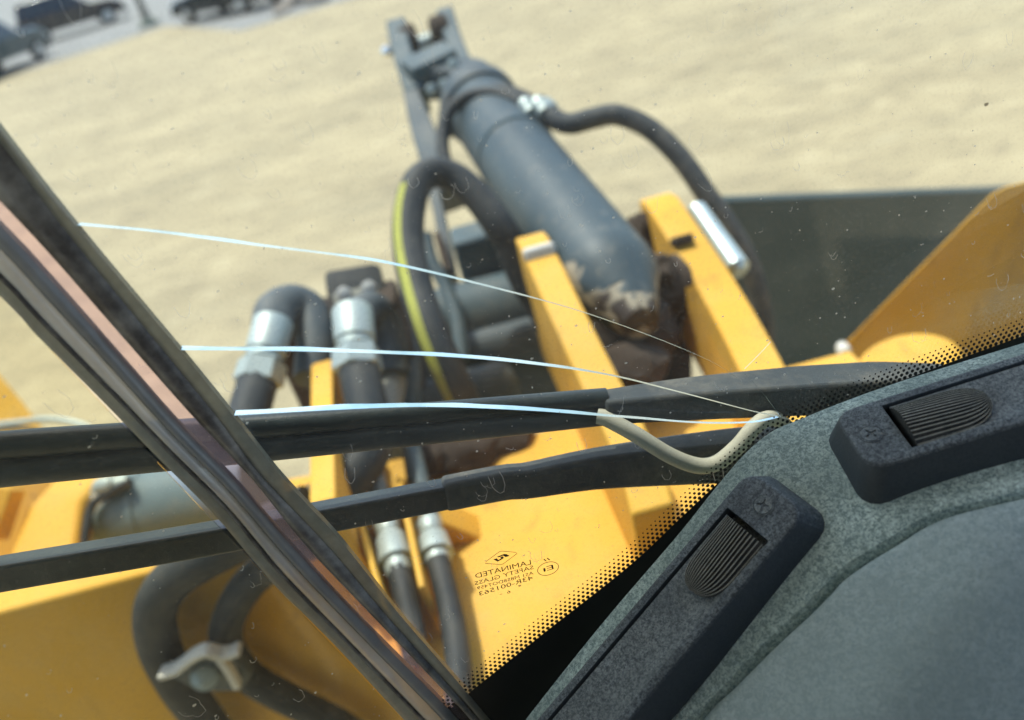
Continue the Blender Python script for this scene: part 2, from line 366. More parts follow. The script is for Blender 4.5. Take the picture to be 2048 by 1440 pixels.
f_ = [tuple(range(n_)), tuple(range(2 * n_ - 1, n_ - 1, -1))] + [(i, (i + 1) % n_, n_ + (i + 1) % n_, n_ + i) for i in range(n_)]
gobj('glass_pane', v_, f_, [GLD, GLC], ws, [0, 1] + [1] * n_)
# solid black band under the dots, then the dot rows (flat print)
fs2 = spl([(s, t, 0) for s, t in f2], 170)
nrm = []
for i in range(len(fs2)):
    d = (fs2[min(len(fs2) - 1, i + 1)] - fs2[max(0, i - 1)]).normalized(); nrm.append(V((-d.y, d.x, 0)))
bv = []; bf = []
for i, p in enumerate(fs2):
    q = p + nrm[i] * (-0.0026) ; bv += [(q.x, q.y, 0.0012), (q.x, q.y - 0.13, 0.0012)]
for i in range(len(fs2) - 1): bf.append((2 * i, 2 * i + 1, 2 * i + 3, 2 * i + 2))
gobj('ceramic_band', bv, bf, FRIT, ws)
dv = []; dfc = []
L = [0]
for a_, b_ in zip(fs2, fs2[1:]): L.append(L[-1] + (b_ - a_).length)
step = 0.0041; k = 0; s = 0.0; idx = 0
while s < L[-1]:
    while idx < len(L) - 2 and L[idx + 1] < s: idx += 1
    t = (s - L[idx]) / (L[idx + 1] - L[idx]); p = fs2[idx].lerp(fs2[idx + 1], t); nn = nrm[idx]; tt = V((nn.y, -nn.x, 0))
    for row, rr in enumerate((0.00145, 0.0013, 0.00108, 0.00085, 0.00060)):
        c = p + nn * (-0.0012 + row * 0.0029) + tt * (0.00205 * (row % 2))
        b0 = len(dv)
        for q in range(9): dv.append((c.x + rr * math.cos(q * 6.283 / 9), c.y + rr * math.sin(q * 6.283 / 9), 0.0014 + 0.00005 * (row % 2)))
        dfc.append(tuple(range(b0, b0 + 9)))
    s += step
o = gobj('printed_dots', dv, dfc, FRIT, ws); o['kind'] = 'stuff'
# dried drops and dust on the glass
rg = random.Random(4)
def marks(n, box_, parent, put, name='water_marks'):
    vs = []; fs = []
    for _ in range(n):
        s0, t0 = rg.uniform(box_[0], box_[1]), rg.uniform(box_[2], box_[3])
        if noise.noise(V((s0 * 7, t0 * 7, 2))) < rg.uniform(-0.5, 0.35): continue
        w_ = 0.0010 + 0.0045 * rg.random() ** 2; h_ = w_ * rg.uniform(0.7, 2.6); k0 = rg.random(); a0, a1 = (-200, 20) if k0 < 0.5 else (-rg.uniform(100, 190), rg.uniform(-60, 20)); th = rg.uniform(0.00010, 0.00028); rot = rg.uniform(-0.4, 0.4); m = 12; b0 = len(vs)
        for k in range(m + 1):
            an = math.radians(a0 + (a1 - a0) * k / m); j = 1 + 0.25 * noise.noise(V((s0 * 90 + k * 0.5, t0 * 90, 1)))
            x, y = w_ * math.cos(an) * j, h_ * math.sin(an) * j
            if an > -0.1 or an < -3.0: y += h_ * 0.5 * abs(math.sin(an))
            x, y = x * math.cos(rot) - y * math.sin(rot), x * math.sin(rot) + y * math.cos(rot); tk = th * (0.5 + rg.random())
            nx, ny = math.cos(an + rot), math.sin(an + rot); vs += [put(s0 + x - nx * tk, t0 + y - ny * tk), put(s0 + x + nx * tk, t0 + y + ny * tk)]
        for k in range(m): fs.append((b0 + 2 * k, b0 + 2 * k + 1, b0 + 2 * k + 3, b0 + 2 * k + 2))
    return vs, fs
def specks(n, box_, put, r0, r1):
    vs = []; fs = []
    for _ in range(n):
        s0, t0 = rg.uniform(box_[0], box_[1]), rg.uniform(box_[2], box_[3]); r = r0 + (r1 - r0) * rg.random() ** 7; b0 = len(vs); st = rg.uniform(0.6, 1.6)
        for k in range(7): an = k * 0.8976 + rg.uniform(-.3, .3); vs.append(put(s0 + r * math.cos(an) * st, t0 + r * math.sin(an) * rg.uniform(.7, 1.2)))
        fs.append(tuple(range(b0, b0 + 7)))
    return vs, fs
def jpos(s0, t0):       # right of the joint?
    for (sa_, ta_), (sb_, tb_) in zip(j2, j2[1:]):
        if (t0 - ta_) * (t0 - tb_) <= 0: return s0 > sa_ + (sb_ - sa_) * (t0 - ta_) / (tb_ - ta_ + 1e-9) + 0.004
    return s0 > -0.3
def keep(g):
    vs, fs = g; return vs, [f for f in fs if jpos(vs[f[0]][0], vs[f[0]][1])]
put0 = lambda x, y: (x, y, 0.0009)
GB = (-0.42, 0.36, -0.28, 0.50)
o = gobj('water_marks', *keep(marks(950, GB, ws, put0)), MRK, ws); o['kind'] = 'stuff'
o = gobj('dust_specks', *keep(specks(7000, GB, put0, 0.00012, 0.0008)), SPK, ws); o['kind'] = 'stuff'
o = gobj('dirt_flecks', *keep(specks(90, GB, put0, 0.0002, 0.0016)), BUG, ws); o['kind'] = 'stuff'
# cracks: thin fracture faces standing in the glass, seen obliquely
def crack(pts, w0, w1, name='crack'):
    q = spl([V((*to2(og(x, y)), 0)) for x, y in pts], 70); vs = []; fs = []
    for i, p in enumerate(q):
        d = (q[min(69, i + 1)] - q[max(0, i - 1)]).normalized(); nn = V((-d.y, d.x, 0)); f = i / 69
        wd = (w0 + (w1 - w0) * f) * (0.9 + 0.2 * noise.noise(V((i * 0.21, w0 * 900, 0))))
        tl_ = 0.12 * noise.noise(V((i * 0.09, w0 * 700, 5)))
        vs += [(p.x, p.y, -0.0003), (*(p + nn * wd * tl_)[:2], -0.0003 - wd), (*(p - nn * 0.0001)[:2], -0.0003 - wd * 0.5)]
    for i in range(69):
        for a_, b_ in ((0, 1), (1, 2), (2, 0)): fs.append((3 * i + a_, 3 * i + b_, 3 * i + 3 + b_, 3 * i + 3 + a_))
    return gobj(name, vs, fs, CRK, ws)
crack([(152, 450), (300, 463), (500, 490), (700, 515), (820, 537), (1000, 580), (1150, 620), (1300, 672), (1420, 722), (1475, 756)], 0.0097, 0.0012)
crack([(1485, 742), (1525, 785), (1548, 815), (1562, 834)], 0.0005, 0.0008)
crack([(358, 700), (560, 702), (800, 709), (1000, 722), (1200, 748), (1350, 783), (1500, 822), (1558, 834)], 0.0097, 0.0024)
crack([(468, 831), (650, 821), (850, 814), (1050, 821), (1250, 836), (1400, 847), (1500, 846), (1558, 836)], 0.0097, 0.0026)
crack([(1490, 738), (1520, 708), (1542, 684)], 0.0004, 0.0003)
crack([(1556, 834), (1590, 840), (1612, 838)], 0.0012, 0.0005)
# maker's stamp, printed so it reads from outside
def txt(s_, at2, size, ang, bold=0.0, name='stamp_lettering'):
    c = bpy.data.curves.new(name, 'FONT'); c.body = s_; c.size = size; c.offset = bold; c.resolution_u = 2
    t_ = bpy.data.objects.new(name, c); COL.objects.link(t_); bpy.context.view_layer.update()
    me = bpy.data.meshes.new_from_object(t_.evaluated_get(bpy.context.evaluated_depsgraph_get())); bpy.data.objects.remove(t_)
    ca, sa = math.cos(ang), math.sin(ang)
    for v in me.vertices:
        x, y = v.co.x, v.co.y; v.co = (at2[0] - (x * ca - y * sa), at2[1] + x * sa + y * ca, 0.0010)
    me.materials.clear(); me.materials.append(STMP); me.name = name
    o = bpy.data.objects.new(name, me); COL.objects.link(o); o.parent = ws; return o
def tw(a_, b_): return (V((*to2(og(*a_)), 0)) - V((*to2(og(*b_)), 0)))
def line(s_, p0, p1, h, bold=0.0):
    A, B = V((*to2(og(*p0)), 0)), V((*to2(og(*p1)), 0)); d = B - A; ang = math.atan2(d.y, -d.x)
    o = txt(s_, A, 1.0, 0.0, 0); xs = [A.x - v.co.x for v in o.data.vertices]; wdt = max(xs) - min(xs)
    sc_ = d.length / wdt; hs = h
    ca, sa = math.cos(ang), math.sin(ang); x0 = min(xs)
    for v in o.data.vertices:
        x = (A.x - v.co.x - x0) * sc_; y = (v.co.y - A.y) * hs
        v.co = (A.x - (x * ca - y * sa), A.y + x * sa + y * ca, 0.0010)
    return o
hpx = tw((1000, 1100), (1004, 1115)).length / 15
line('LAMINATED', (1062, 1127), (951, 1155), hpx * 13.5)
line('SAFETY GLASS', (1067, 1136), (950, 1169), hpx * 11)
line('AS1 M858DOT459', (1067, 1147), (955, 1178), hpx * 9)
line('43R-001563', (1066, 1157), (959, 1190), hpx * 12)
line('6', (1021, 1184), (1014, 1186), hpx * 9)
line('-', (1004, 1188), (999, 1189), hpx * 9)
line('E', (1107, 1136), (1094, 1140), hpx * 13)
line('1', (1091, 1141), (1087, 1142), hpx * 10)
def loopline(pts, wpx, name):
    q = [V((*to2(og(x, y)), 0)) for x, y in pts]; n = len(q); wd = wpx / FPX * 0.45 / 2; vs = []; fs = []
    for i in range(n):
        d = (q[(i + 1) % n] - q[i - 1]).normalized(); nn = V((-d.y, d.x, 0)); vs += [(*(q[i] + nn * wd)[:2], 0.001), (*(q[i] - nn * wd)[:2], 0.001)]
    for i in range(n):
        j = (i + 1) % n; fs.append((2 * i, 2 * i + 1, 2 * j + 1, 2 * j))
    return gobj(name, vs, fs, STMP, ws)
loopline([(970, 1125), (972, 1121), (998, 1102), (1003, 1100.5), (1031, 1103), (1034, 1105), (1006, 1126), (1001, 1127.5)], 1.3, 'stamp_diamond')
ell = []
for k in range(28):
    an = k / 28 * 2 * math.pi; x, y = 21.5 * math.cos(an), 12.6 * math.sin(an); ell.append((1095.5 + x * 0.955 + y * 0.29, 1135.5 - x * 0.29 + y * 0.955))
loopline(ell, 1.6, 'stamp_ring')
def blot(pts, name='stamp_emblem'):
    return gobj(name, [(*to2(og(x, y)), 0.001) for x, y in pts], [tuple(range(len(pts)))], STMP, ws)
blot([(986, 1117), (993, 1115), (996, 1118.5), (1004, 1113.5), (1007, 1115), (995, 1121.5)]); blot([(993, 1112), (1007, 1106.5), (1012, 1106.5), (1019, 1110), (1011, 1112.5), (1006, 1109.5), (997, 1113)]); blot([(999, 1113), (1005, 1111), (1008, 1113), (1003, 1115)])
blot([(1086, 1117), (1088, 1116), (1093, 1120.5), (1091, 1121)], 'stamp_tick'); blot([(1092.5, 1115), (1094.5, 1114), (1100, 1118), (1098, 1119)], 'stamp_tick')

# ------------------------------------------------------------------ joint between the panes
def ribbon(name, A, B, mat, parent, thick=0.006, bulge=0.002, off=0.0, n=60):
    a_ = spl([og(x, y, off) for x, y in A], n); b_ = spl([og(x, y, off) for x, y in B], n); vs = []; fs = []; m = 6
    for p, q in zip(a_, b_):
        for k in range(m + 1): f = k / m; vs.append(p.lerp(q, f) + GN * (bulge * (1 - (2 * f - 1) ** 2)))
        vs += [q - GN * thick, p - GN * thick]
    c = m + 3
    for i in range(n - 1):
        for k in range(c): fs.append((i * c + k, i * c + (k + 1) % c, i * c + c + (k + 1) % c, i * c + c + k))
    fs += [tuple(range(c)), tuple((n - 1) * c + k for k in range(c))]
    return obj(name, vs, fs, mat, parent)
e1 = [(-260, -90), (0, 258), (150, 450), (355, 695), (465, 830), (560, 950), (680, 1080), (800, 1230), (945, 1398), (1030, 1500)]
e2 = [(-270, -60), (0, 285), (135, 467), (330, 706), (432, 832), (530, 960), (655, 1092), (782, 1242), (925, 1402), (1010, 1505)]
e3 = [(-330, 60), (0, 402), (110, 520), (268, 700), (385, 832), (505, 960), (612, 1092), (735, 1222), (916, 1412), (1000, 1510)]
e4 = [(-345, 105), (0, 452), (90, 548), (235, 712), (352, 845), (470, 965), (582, 1092), (706, 1226), (900, 1422), (985, 1520)]
e5 = [(-400, 180), (0, 560), (75, 640), (215, 782), (330, 900), (450, 1020), (560, 1150), (690, 1284), (850, 1450), (935, 1545)]
e6 = [(-410, 200), (0, 592), (65, 662), (200, 797), (315, 915), (432, 1033), (545, 1165), (676, 1297), (828, 1462), (915, 1560)]
sj = thing('glass_joint', 'dark brown and grey seal with a pink strip joining windshield and side pane', 'window seal', og(465, 960))
ribbon('outer_bead', e1, e2, OSEAL, sj, bulge=0.0012, off=0.0016)
ribbon('sealant_strip', e2, e3, DSEAL, sj, bulge=0.0025, off=0.002)
ribbon('pink_strip', e3, e4, PINK, sj, bulge=0.0005, off=0.001)
def lerp_(A, B, f): return [(a_[0] + (b_[0] - a_[0]) * f, a_[1] + (b_[1] - a_[1]) * f) for a_, b_ in zip(A, B)]
ribbon('grey_seal_strip', e4, lerp_(e4, e5, .42), GSEAL, sj, bulge=0.0030, off=0.002)
ribbon('highlight_strip', lerp_(e4, e5, .42), lerp_(e4, e5, .86), LSEAL, sj, bulge=0.0030, off=0.0015)  # paler strip that paints in the highlight along the grey seal
ribbon('seal_lip', lerp_(e4, e5, .86), e5, DSEAL, sj, bulge=0.0010, off=0.0012)
ribbon('inner_bead', e5, e6, OSEAL, sj, bulge=0.0012, off=0.0016)  # thin edge bead, its light tone doubling as a painted gloss line
# side pane, turned back from the joint
sa, sb = og(0, 592), og(828, 1462); jd = (sa - sb).normalized(); bk = V((-0.80, -0.60, 0)).normalized()
c0, c1 = sb - jd * 0.25, sa + jd * 0.45
SN = (c1 - c0).cross(bk).normalized()
if SN.dot(EYE - c0) < 0: SN = -SN
sp_ = [c0, c1, c1 + bk * 0.75, c0 + bk * 0.75 ]
so_ = thing('side_window', 'dusty side glass pane beside the windshield joint, hoses seen through it', 'window', c0)
o = prism('glass_pane', sp_, -SN * 0.006, GLS, so_, bevel=0)
su_ = (jd - bk * jd.dot(bk)).normalized()
puts = lambda x, y: c0 + bk * x + su_ * y + SN * 0.001
bk_l = lambda y: 0.012 + max(0.0, jd.dot(bk)) * 0
SB = (0.02, 0.45, 0.0, 0.7)
o = obj('water_marks', *marks(260, SB, so_, puts), MRK, so_, False); o['kind'] = 'stuff'
o = obj('dust_specks', *specks(1500, SB, puts, 0.00012, 0.0009), SPK, so_, False); o['kind'] = 'stuff'

# ------------------------------------------------------------------ dashboard
ZB = P(1560, 838, 0.53).z - 0.004; P0 = onz(1640, 905, ZB); TAN = math.tan(math.radians(36))
def hz(x, y):
    s = (x - P0.x) * -0.9 + (y - P0.y) * -0.44
    return ZB - 0.5 * TAN * (s + math.sqrt(s * s + 0.05 ** 2)) + 0.5 * TAN * 0.02
def ondash(x, y):
    r = ray(x, y); lo, hi = 0.1, 1.2
    for _ in range(40):
        md = (lo + hi) / 2; p = EYE + r * md
        if p.z > hz(p.x, p.y): lo = md
        else: hi = md
    return EYE + r * hi
def dn(p):
    e = 0.002; return V((-(hz(p.x + e, p.y) - hz(p.x - e, p.y)) / (2 * e), -(hz(p.x, p.y + e) - hz(p.x, p.y - e)) / (2 * e), 1)).normalized()
DE = [(960, 1560), (1045, 1445), (1200, 1250), (1352, 1072), (1432, 972), (1490, 905), (1545, 860), (1620, 828), (1800, 761), (2048, 683), (2300, 604)]
DK = [(1250, 1640), (1395, 1440), (1460, 1370), (1537, 1291), (1614, 1219), (1655, 1178), (1691, 1142), (1788, 1080), (1870, 1034), (2048, 988), (2300, 925)]
nE = 110
Ee = [ondash(x, y) for x, y in DE]; Kk = [ondash(x, y) for x, y in DK]
Es = []; Ks = []
for i in range(nE):      # same parameter on both curves
    f = i / (nE - 1) * (len(DE) - 1); k = min(len(DE) - 2, int(f)); t = f - k
    def cr(L_):
        b, c = L_[k], L_[k + 1]; a_ = L_[k - 1] if k else b * 2 - c; d = L_[k + 2] if k + 2 < len(L_) else c * 2 - b
        return 0.5 * ((2 * b) + (c - a_) * t + (2 * a_ - 5 * b + 4 * c - d) * t * t + (3 * b - a_ - 3 * c + d) * t ** 3)
    Es.append(cr(Ee)); Ks.append(cr(Kk))
dsh = thing('dashboard', 'dusty dark grey dashboard top with grained rim and smooth pad', 'dashboard', ondash(1700, 1000))
def dz(p, dv=0): return V((p.x, p.y, hz(p.x, p.y) + dv))
rows = []
for i in range(nE):
    e, k = Es[i], Ks[i]; o2 = V((e.x - k.x, e.y - k.y, 0)).normalized(); r = []
    ed = dz(e)
    r += [ed + o2 * 0.010 - V((0, 0, 0.11)), ed + o2 * 0.006 - V((0, 0, 0.02)), ed + o2 * 0.003 - V((0, 0, 0.006)), ed - V((0, 0, 0.001))]
    for f in (0.06, 0.15, 0.28, 0.42, 0.56, 0.70, 0.82, 0.91): r.append(dz(e.lerp(k, f)))
    for d, zz in ((-0.006, 0.0), (-0.003, -0.0006), (-0.0015, -0.0035), (0.0004, -0.0110)): r.append(dz(k - o2 * d, zz))
    rows.append(r)
c = len(rows[0]); vs = [p for r in rows for p in r]; fs = [(i * c + j, i * c + j + 1, i * c + c + j + 1, i * c + c + j) for i in range(nE - 1) for j in range(c - 1)]
obj('rim', vs, fs, DASH, dsh)
o3 = V((0.38, -0.92, 0)).normalized(); LA = ondash(2048, 1020); LB = ondash(1720, 1440); LN = (LB - LA); LN = V((-LN.y, LN.x, 0)).normalized()
if LN.dot(ondash(2040, 1430) - LA) < 0: LN = -LN
rows = []
for i in range(nE):
    e, k = Es[i], Ks[i]; o2 = V((e.x - k.x, e.y - k.y, 0)).normalized(); r = [dz(k - o2 * 0.0004, -0.0110), dz(k - o2 * 0.0018, -0.0045), dz(k - o2 * 0.0034, -0.0006)]
    for d in (0.005, 0.008, 0.013, 0.02, 0.03, 0.042, 0.056, 0.072, 0.09, 0.11, 0.13, 0.14, 0.15, 0.16, 0.17, 0.18, 0.19, 0.2, 0.215, 0.23, 0.25, 0.27, 0.3):
        p_ = k + o3 * d; s2 = (p_ - LA).dot(LN); r.append(dz(p_, 0.0035 * min(1, d / 0.01) - (0 if s2 < 0 else min(s2, 0.03) ** 2 * 26 + max(0, s2 - 0.03) * 1.6)))
    rows.append(r)
c = len(rows[0]); vs = [p for r in rows for p in r]; fs = [(i * c + j, i * c + j + 1, i * c + c + j + 1, i * c + c + j) for i in range(nE - 1) for j in range(c - 1)]
obj('pad', vs, fs, PAD, dsh)
# dark trough between the glass and the dash
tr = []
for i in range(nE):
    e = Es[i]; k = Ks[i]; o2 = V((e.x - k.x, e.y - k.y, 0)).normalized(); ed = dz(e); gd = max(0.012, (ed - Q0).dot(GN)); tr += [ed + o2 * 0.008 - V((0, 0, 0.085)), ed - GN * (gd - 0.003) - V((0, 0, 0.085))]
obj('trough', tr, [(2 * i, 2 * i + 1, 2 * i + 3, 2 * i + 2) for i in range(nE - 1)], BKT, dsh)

# ------------------------------------------------------------------ dash vents
def rrect(x0, x1, y0, y1, r, z, n=5):
    out = []
    for cx, cy, a0 in ((x1 - r, y1 - r, 0), (x0 + r, y1 - r, 90), (x0 + r, y0 + r, 180), (x1 - r, y0 + r, 270)):
        for k in range(n):
            a_ = math.radians(a0 + 90 * k / (n - 1)); out.append(V((cx + r * math.cos(a_), cy + r * math.sin(a_), z)))
    return out
def loft(loops, cap0=False, cap1=False):
    n = len(loops[0]); vs = [p for l in loops for p in l]; fs = []
    for i in range(len(loops) - 1):
        for k in range(n): fs.append((i * n + k, i * n + (k + 1) % n, i * n + n + (k + 1) % n, i * n + n + k))
    if cap0: fs.append(tuple(range(n)))
    if cap1: fs.append(tuple((len(loops) - 1) * n + k for k in range(n)))
    return vs, fs
def vent(scr, far, label, gap, W, LX, H=0.021, tabL=0.050):
    S_ = ondash(*scr); n = dn(S_); S_ = onplane(*scr, S_ + n * H, n); X = (onplane(*far, S_, n) - S_).normalized(); Y = n.cross(X)
    base = S_ - n * H
    t = thing('air_vent', label, 'air vent', base, 'defroster vents on the dashboard')
    def T(v): return base + X * v[0] + Y * v[1] + n * v[2]
    def add(name, g, mat, par, bevel=0): return obj(name, [T(v) for v in g[0]], g[1], mat, par, bevel=bevel)
    hw = W / 2; x0, x1 = -0.0145, LX; sx0, sx1 = 0.015, LX - 0.045; sy = hw * 0.70
    add('housing', loft([rrect(x0 - .005, x1 + .005, -hw - .005, hw + .005, .014, -0.006), rrect(x0 - .0045, x1 + .0045, -hw - .0045, hw + .0045, .013, 0.0005), rrect(x0 + .0015, x1 - .0015, -hw + .0015, hw - .0015, .012, H - .0016), rrect(x0 + .0026, x1 - .0026, -hw + .0026, hw - .0026, .011, H - .0004), rrect(x0 + .004, x1 - .004, -hw + .004, hw - .004, .010, H),
        rrect(sx0, sx1, -sy, sy, .0006, H), rrect(sx0 + .0004, sx1 - .0004, -sy + .0004, sy - .0004, .0006, H - .0006), rrect(sx0 + .0005, sx1 - .0005, -sy + .0005, sy - .0005, .0006, H - .012)], False, True), VNT, t)
    # flap: slightly dished plate, leaving a slit along the glass side
    g = gap; fl = []; m = 10
    ya, yb = g * (sy - 0.0022), -g * (sy - 0.0006)
    for xx in (sx0 + .004, sx1 - .001):
        for k in range(m + 1):
            f = k / m; fl.append(V((xx, ya + (yb - ya) * f, H - 0.0010 - 0.0030 * math.sin(math.pi * min(1, f * 1.02)) ** 1.0 * f)))
        for k in range(m, -1, -1):
            f = k / m; fl.append(V((xx, ya + (yb - ya) * f, H - 0.007)))
    c_ = 2 * (m + 1); ff = [(k, (k + 1) % c_, c_ + (k + 1) % c_, c_ + k) for k in range(c_)] + [tuple(range(c_)), tuple(range(2 * c_ - 1, c_ - 1, -1))]
    flap = add('flap', (fl, ff), FLP, t)
    # ribbed thumb tab: arched, square at the screw end, rounded at the other
    def tab(xs, dirn):
        nr = 15; vv = []; fc = []; us = [0, 0.02, 0.25, 0.5, 0.62, 0.72, 0.80, 0.87, 0.93, 0.97, 0.99, 1.0]; ws_ = sy - 0.0014
        cnt = nr * 4 + 1
        for u in us:
            wide = 1.0 if u < 0.5 else max(0.0, 1 - ((u - 0.5) / 0.5) ** 2.6) ** (1 / 2.2) * 0.995 + 0.005
            for k in range(cnt):
                q = -1 + 2 * k / (cnt - 1); y = q * ws_ * wide; ph = (k % 4); rib = (0.0, 0.0016, 0.0016, 0.0)[ph]
                z = H - 0.0032 + 0.0085 * (1 - (q * wide) ** 2) * (1 - 0.55 * u) + rib
                vv.append(V((xs + dirn * (0.004 + u * tabL), y + (gap * -0.0008), z)))
        for i in range(len(us) - 1):
            for k in range(cnt - 1): fc.append((i * cnt + k, i * cnt + k + 1, i * cnt + cnt + k + 1, i * cnt + cnt + k))
        b0 = len(vv)
        for k in range(cnt): p = vv[k]; vv.append(V((p.x, p.y, H - 0.010)))
        for k in range(cnt - 1): fc.append((k, k + 1, b0 + k + 1, b0 + k))
        return vv, fc
    for g_ in (tab(sx0, 1), tab(sx1, -1)):
        o_ = add('thumb_tab', g_, RIB, t); o_.data.materials.append(RIBD); cn = 61
        for p_ in o_.data.polygons:
            ks = [v % cn for v in p_.vertices]
            if max(p_.vertices) < cn * 12 and sorted(set(k % 4 for k in ks)) == [1, 2]: p_.material_index = 1
    for xs in (0.0, LX - 0.027):
        R_ = 0.0062; n2 = 32
        def circ(r, z): return [V((xs + r * math.cos(k * 2 * math.pi / n2), r * math.sin(k * 2 * math.pi / n2), z)) for k in range(n2)]
        def star(sr, z):
            o_ = []
            for k in range(n2):
                an = k * 2 * math.pi / n2; r = sr * (1.0 if k % 8 in (0, 1, 7) else 0.42); o_.append(V((xs + r * math.cos(an + .4), r * math.sin(an + .4), z)))
            return o_
        add('recess', loft([circ(R_ * 1.14, H + .00005), circ(R_ * 1.14, H + .0004), circ(R_ * 1.02, H + .0004), circ(R_ * 1.01, H + .00006)]), VNT, t)
        add('screw', loft([circ(R_, H - .001), circ(R_, H + .0002), circ(R_ * .93, H + .0006), star(R_ * .62, H + .0006), star(R_ * .5, H - .0014)], False, True), FLP, t)
    return t
vent((1742, 868), (1984, 792), 'upper defroster vent, lying along the windshield at the frame edge', 1, 0.055, 0.36)
vent((1527, 1010), (1350, 1218), 'lower defroster vent, beside the black trough, running down out of view', -1, 0.051, 0.40)

# ------------------------------------------------------------------ wipers and washer hose (outside the glass)
wa = thing('wiper_arm', 'upper wiper arm of two joined black tubes with a broad channel root', 'wiper', og(1700, 760, -0.06))
def ow(x, y, o_=-0.055): return og(x, y, o_)
tube('blade_tube', [ow(-320, 920), ow(0, 891), (ow(480, 855)), ow(800, 830), ow(1000, 813), ow(1212, 795)], [0.0098, 0.0095, 0.0085, 0.0075, 0.0072], WIP, wa)
tube('carrier_tube', [ow(-320, 985), ow(0, 944), ow(480, 900), ow(800, 869), ow(1000, 850), ow(1212, 829)], [0.0105, 0.0105, 0.0098, 0.0092, 0.0082], WIP, wa)
bar('root_channel', [ow(1204, 815), ow(1350, 800), ow(1500, 788), ow(1700, 775), ow(1850, 765), ow(1905, 762)], GW, [0.012, 0.016, 0.019, 0.021, 0.021, 0.015], [0.0095, 0.011, 0.012, 0.013, 0.013, 0.010], RUBD, wa, 0.003)
wb = thing('wiper_arm', 'lower wiper arm, a single flat black bar thickening into a sleeve', 'wiper', og(1300, 930, -0.06))
bar('bar', [ow(-320, 1205), ow(0, 1148), ow(430, 1075), ow(700, 1024), ow(900, 986)], GW, 0.0085, [0.0105, 0.0095], WIP, wb, 0.002)
bar('sleeve', [ow(886, 988), ow(1000, 966), ow(1030, 963), ow(1060, 960), ow(1200, 936), ow(1400, 916), ow(1600, 900)], GW, [0.0092, 0.0095, 0.0105, 0.013, 0.016, 0.017], [0.0115, 0.0115, 0.0135, 0.0155, 0.017, 0.018], RUBD, wb, 0.004)
tag(tube('washer_hose', [ow(1195, 832, -.047), ow(1215, 838, -.044), ow(1270, 868, -.036), ow(1340, 911, -.03), ow(1395, 931, -.028), ow(1435, 925, -.027), ow(1475, 893, -.026), ow(1505, 858, -.026), ow(1532, 838, -.03), ow(1560, 842, -.04), ow(1590, 880, -.05)], 0.0060, CRM, None, 60, at=ow(1400, 930, -.03)), 'cream washer hose drooping between the two wiper arms', 'hose')

# ------------------------------------------------------------------ loader front frame (yellow)
ff = thing('front_frame', 'yellow loader front frame with deck, two upright lugs and rear wall', 'loader frame', V((0.2, 1.2, 1.9)))
DZ = 1.95
prism('deck_plate', [onz(560, 960, DZ), onz(1040, 872, DZ), onz(1700, 700, DZ), onz(1900, 900, DZ), onz(1500, 1450, DZ), onz(860, 1480, DZ), onz(760, 1300, DZ)], V((0, 0, -0.04)), YEL, ff, 0.004)
def lug(top, t, front, mat, parent):
    pts = [P(*q) for q in top]; q = spl(pts, 14)
    f0 = q[0] + V((0, front, -0.01)); poly_ = [V((q[0].x, f0.y + 0.03, DZ - 0.02)), f0] + q + [V((q[-1].x, q[-1].y, DZ - 0.02))]
    return prism('lug_plate', poly_, V((t, 0, 0)), mat, parent, 0.005, 3)
lug([(1035, 488, 1.42), (1060, 540, 1.37), (1095, 622, 1.29), (1165, 775, 1.165), (1215, 880, 1.09), (1245, 960, 1.04), (1262, 1030, 1.0)], 0.056, 0.05, YEL, ff)
lug([(1290, 408, 1.62), (1330, 470, 1.535), (1380, 550, 1.45), (1430, 640, 1.35), (1482, 745, 1.25), (1530, 860, 1.16), (1560, 950, 1.10)], 0.068, 0.05, YEL, ff)
# bare metal caps and chips on the lug tops
box('bare_cap', P(1074, 490, 1.41) + V((0.0, 0, -0.013)), V((0.0285, 0, 0)), V((0, 0.032, -0.012)), V((0, 0.004, 0.0115)), PALE, ff, 0.006)
box('keeper_notch', P(1362, 482, 1.515), V((0.02, 0, 0)), V((0, 0.020, -0.012)), V((0, 0.004, 0.008)), RUS, ff, 0.004)
# web between the lugs
prism('web_plate', [P(1150, 660, 1.62), P(1385, 640, 1.62), P(1385, 860, 1.5), P(1200, 880, 1.45)], V((0, 0.03, -0.01)), RUS, ff, 0.003)
# rear wall of the frame with its lit top edge
_w = P(0, 1225, 1.15); WY = _w.y; WZ = _w.z
prism('rear_wall', [V((-1.3, WY, WZ)), V((-0.30, WY, WZ)), V((-0.19, WY, WZ - 0.02)), V((-0.10, WY, WZ - 0.12)), V((-0.02, WY, 1.2)), V((-1.3, WY, 1.2))], V((0, 0.055, 0)), YEL, ff, 0.006, 3)
def web(a_, b_, z, t_, drop):
    A, B = onz(*a_, z), onz(*b_, z); return prism('web_plate', [A, B, B - V((0, 0, drop)), A - V((0, 0, drop))], V((t_, 0, 0)), YEL, ff, 0.003)
web((622, 728), (618, 1010), 2.15, 0.036, 0.25)
web((790, 955), (836, 1175), 2.05, 0.009, 0.10)
web((700, 1000), (770, 1240), 2.06, 0.008, 0.11)

